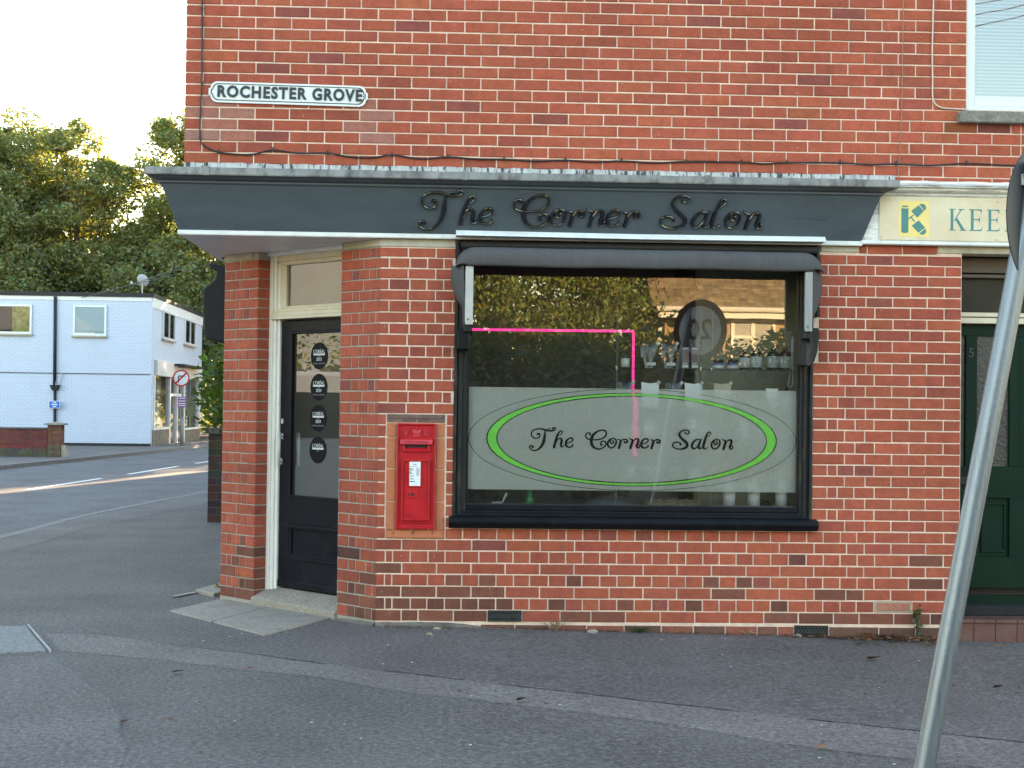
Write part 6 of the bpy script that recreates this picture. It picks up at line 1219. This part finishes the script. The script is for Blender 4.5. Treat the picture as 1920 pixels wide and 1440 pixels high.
leaf_bits(640, f2, .019, 'wall_debris', 'crumbs of dry debris strewn along the wall base')
def f3(): x = random.uniform(-2.2,3.6); return (x, random.uniform(-3.7,-.2), gz(x)+.008)
leaf_bits(46, f3, .026, 'scattered_bits', 'small scraps of leaf and bark scattered on the asphalt')
gm = MB()
for k in range(90):
    x, y = random.uniform(-2.6,3.9), random.uniform(-3.7,-.15); r = random.choice([.003,.003,.003,.004,.005,.008]); gm.add([(x+r*math.cos(a)*random.uniform(.7,1.2), y+r*math.sin(a)*random.uniform(.7,1.3), gz(x)+.010) for a in np.linspace(0,5.4,7)], [tuple(range(7))])
tag(gm.build('pale_grit', PAPER, kind='stuff'), 'pale specks of grit and gum trodden into the asphalt', 'grit')
def stone(label, x, y, r, c):
    bm = bmesh.new(); bmesh.ops.create_icosphere(bm, subdivisions=2, radius=1)
    for v in bm.verts: v.co *= 1+.25*mnoise.noise(v.co*1.3+Vector((x*5,y,0)))
    me = bpy.data.meshes.new('stone'); bm.transform(Matrix.Translation((x,y,gz(x)+r*.35)) @ Matrix.Diagonal((r*1.5,r,r*.7,1))); bm.to_mesh(me); bm.free(); me.materials.append(c); o = bpy.data.objects.new('stone', me); COL.objects.link(o); tag(o, label, 'stone', 'loose stones by the wall')
PEB = surf('pale_pebble', (.32,.26,.19), .8, .2, 30)
stone('tan pebble on the asphalt under the middle of the window', .905,-.09,.024,PEB); stone('pale pebble just right of the left air brick', -.125,-.13,.018,PEB); stone('small white pebble out from the left air brick', -.17,-.36,.015,PEB); stone('grey lump of mortar against the right air brick', 2.29,-.04,.020,CONC)
def fallen(label, x, y, L, a, c=(1,1,1)):
    t = Matrix.Translation((x,y,gz(x)+.014)) @ Matrix.Rotation(a, 4, 'Z'); m = MB(t); m.tone = tuple(.9*q for q in c); m.add([(-L/2,0,0),(-L*.2,L*.22,.008),(L*.25,L*.18,.003),(L/2,0,.012),(L*.25,-L*.2,.010),(-L*.2,-L*.24,.002),(0,0,.012)], [(0,1,6),(1,2,6),(2,3,6),(3,4,6),(4,5,6),(5,0,6)]); o = m.build('fallen_leaf', DRYM); tag(o, label, 'leaf', 'fallen leaves on the asphalt')
fallen('crumpled brown leaf alone in the left foreground', -1.50,-3.02,.050,.4,(.6,.45,.35)); fallen('thin dark leaf scrap out from the paving slabs', -1.50,-1.78,.075,.05,(.25,.22,.25)); fallen('dark leaf scrap on the pale trench patch', .33,-2.42,.065,.3,(.25,.22,.25)); fallen('pale curled leaf right of the foreground centre', 1.62,-3.3,.06,.5,(2.4,2.4,2.2)); fallen('pale leaf in front of the neighbouring step', 3.55,-.30,.07,.2,(2.0,2.0,1.9)); fallen('dark twig-like leaf between the window and the pole', 2.55,-.9,.10,.1,(.2,.18,.2)); fallen('dark leaf to the right of the pole', 3.0,-1.75,.07,.2,(.2,.18,.2))
def weed(label, x, y, h, n, size, leaf, w):
    t = thing('weed', label, 'weed', (x,y,gz(x))); m = MB(); C = []; D = []
    for k in range(n):
        a = random.uniform(0,6.283); tip = Vector((x+math.cos(a)*w*random.uniform(.2,1), y-abs(math.sin(a))*w*.6, gz(x)+h*random.uniform(.4,1))); b = Vector((x+random.uniform(-.02,.02)*w*8, y, gz(x))); s = size*random.uniform(.7,1.2); d = (tip-b); pr = Vector((-d.z, 0, d.x)).normalized()*s
        mid = b.lerp(tip,.55)+Vector((0,0,h*.12)); m.tone = tuple(random.uniform(.7,1.4) for _ in range(1))*3; m.add([b-pr*.3,b+pr*.3,mid+pr,mid-pr,tip], [(0,1,2,3),(3,2,4)])
    m.build('blades', leaf, t)
leaf_spray('weed', 'tall green weed with narrow leaves at the wall foot beside the step', 'weed', [(3.10,-.03,-.06),(3.105,-.035,.02),(3.095,-.04,.09),(3.10,-.045,.145)], 44, .040, WEEDM, .013, tn=(.8,1.6,.15)); weed('tuft of green grass at the wall foot below the window', 1.22,-.03,.055,60,.0025,WEEDM,.12); weed('wisps of dry straw at the wall foot near the tan pebble', .66,-.03,.10,46,.0014,STRAW,.14); weed('dry straw sprouting from the wall foot below the sill end', 1.95,-.02,.05,26,.0014,STRAW,.10)
weed('small dry weed in the gap beside the left door pier', -1.86,1.75,.09,30,.003,STRAW,.08)
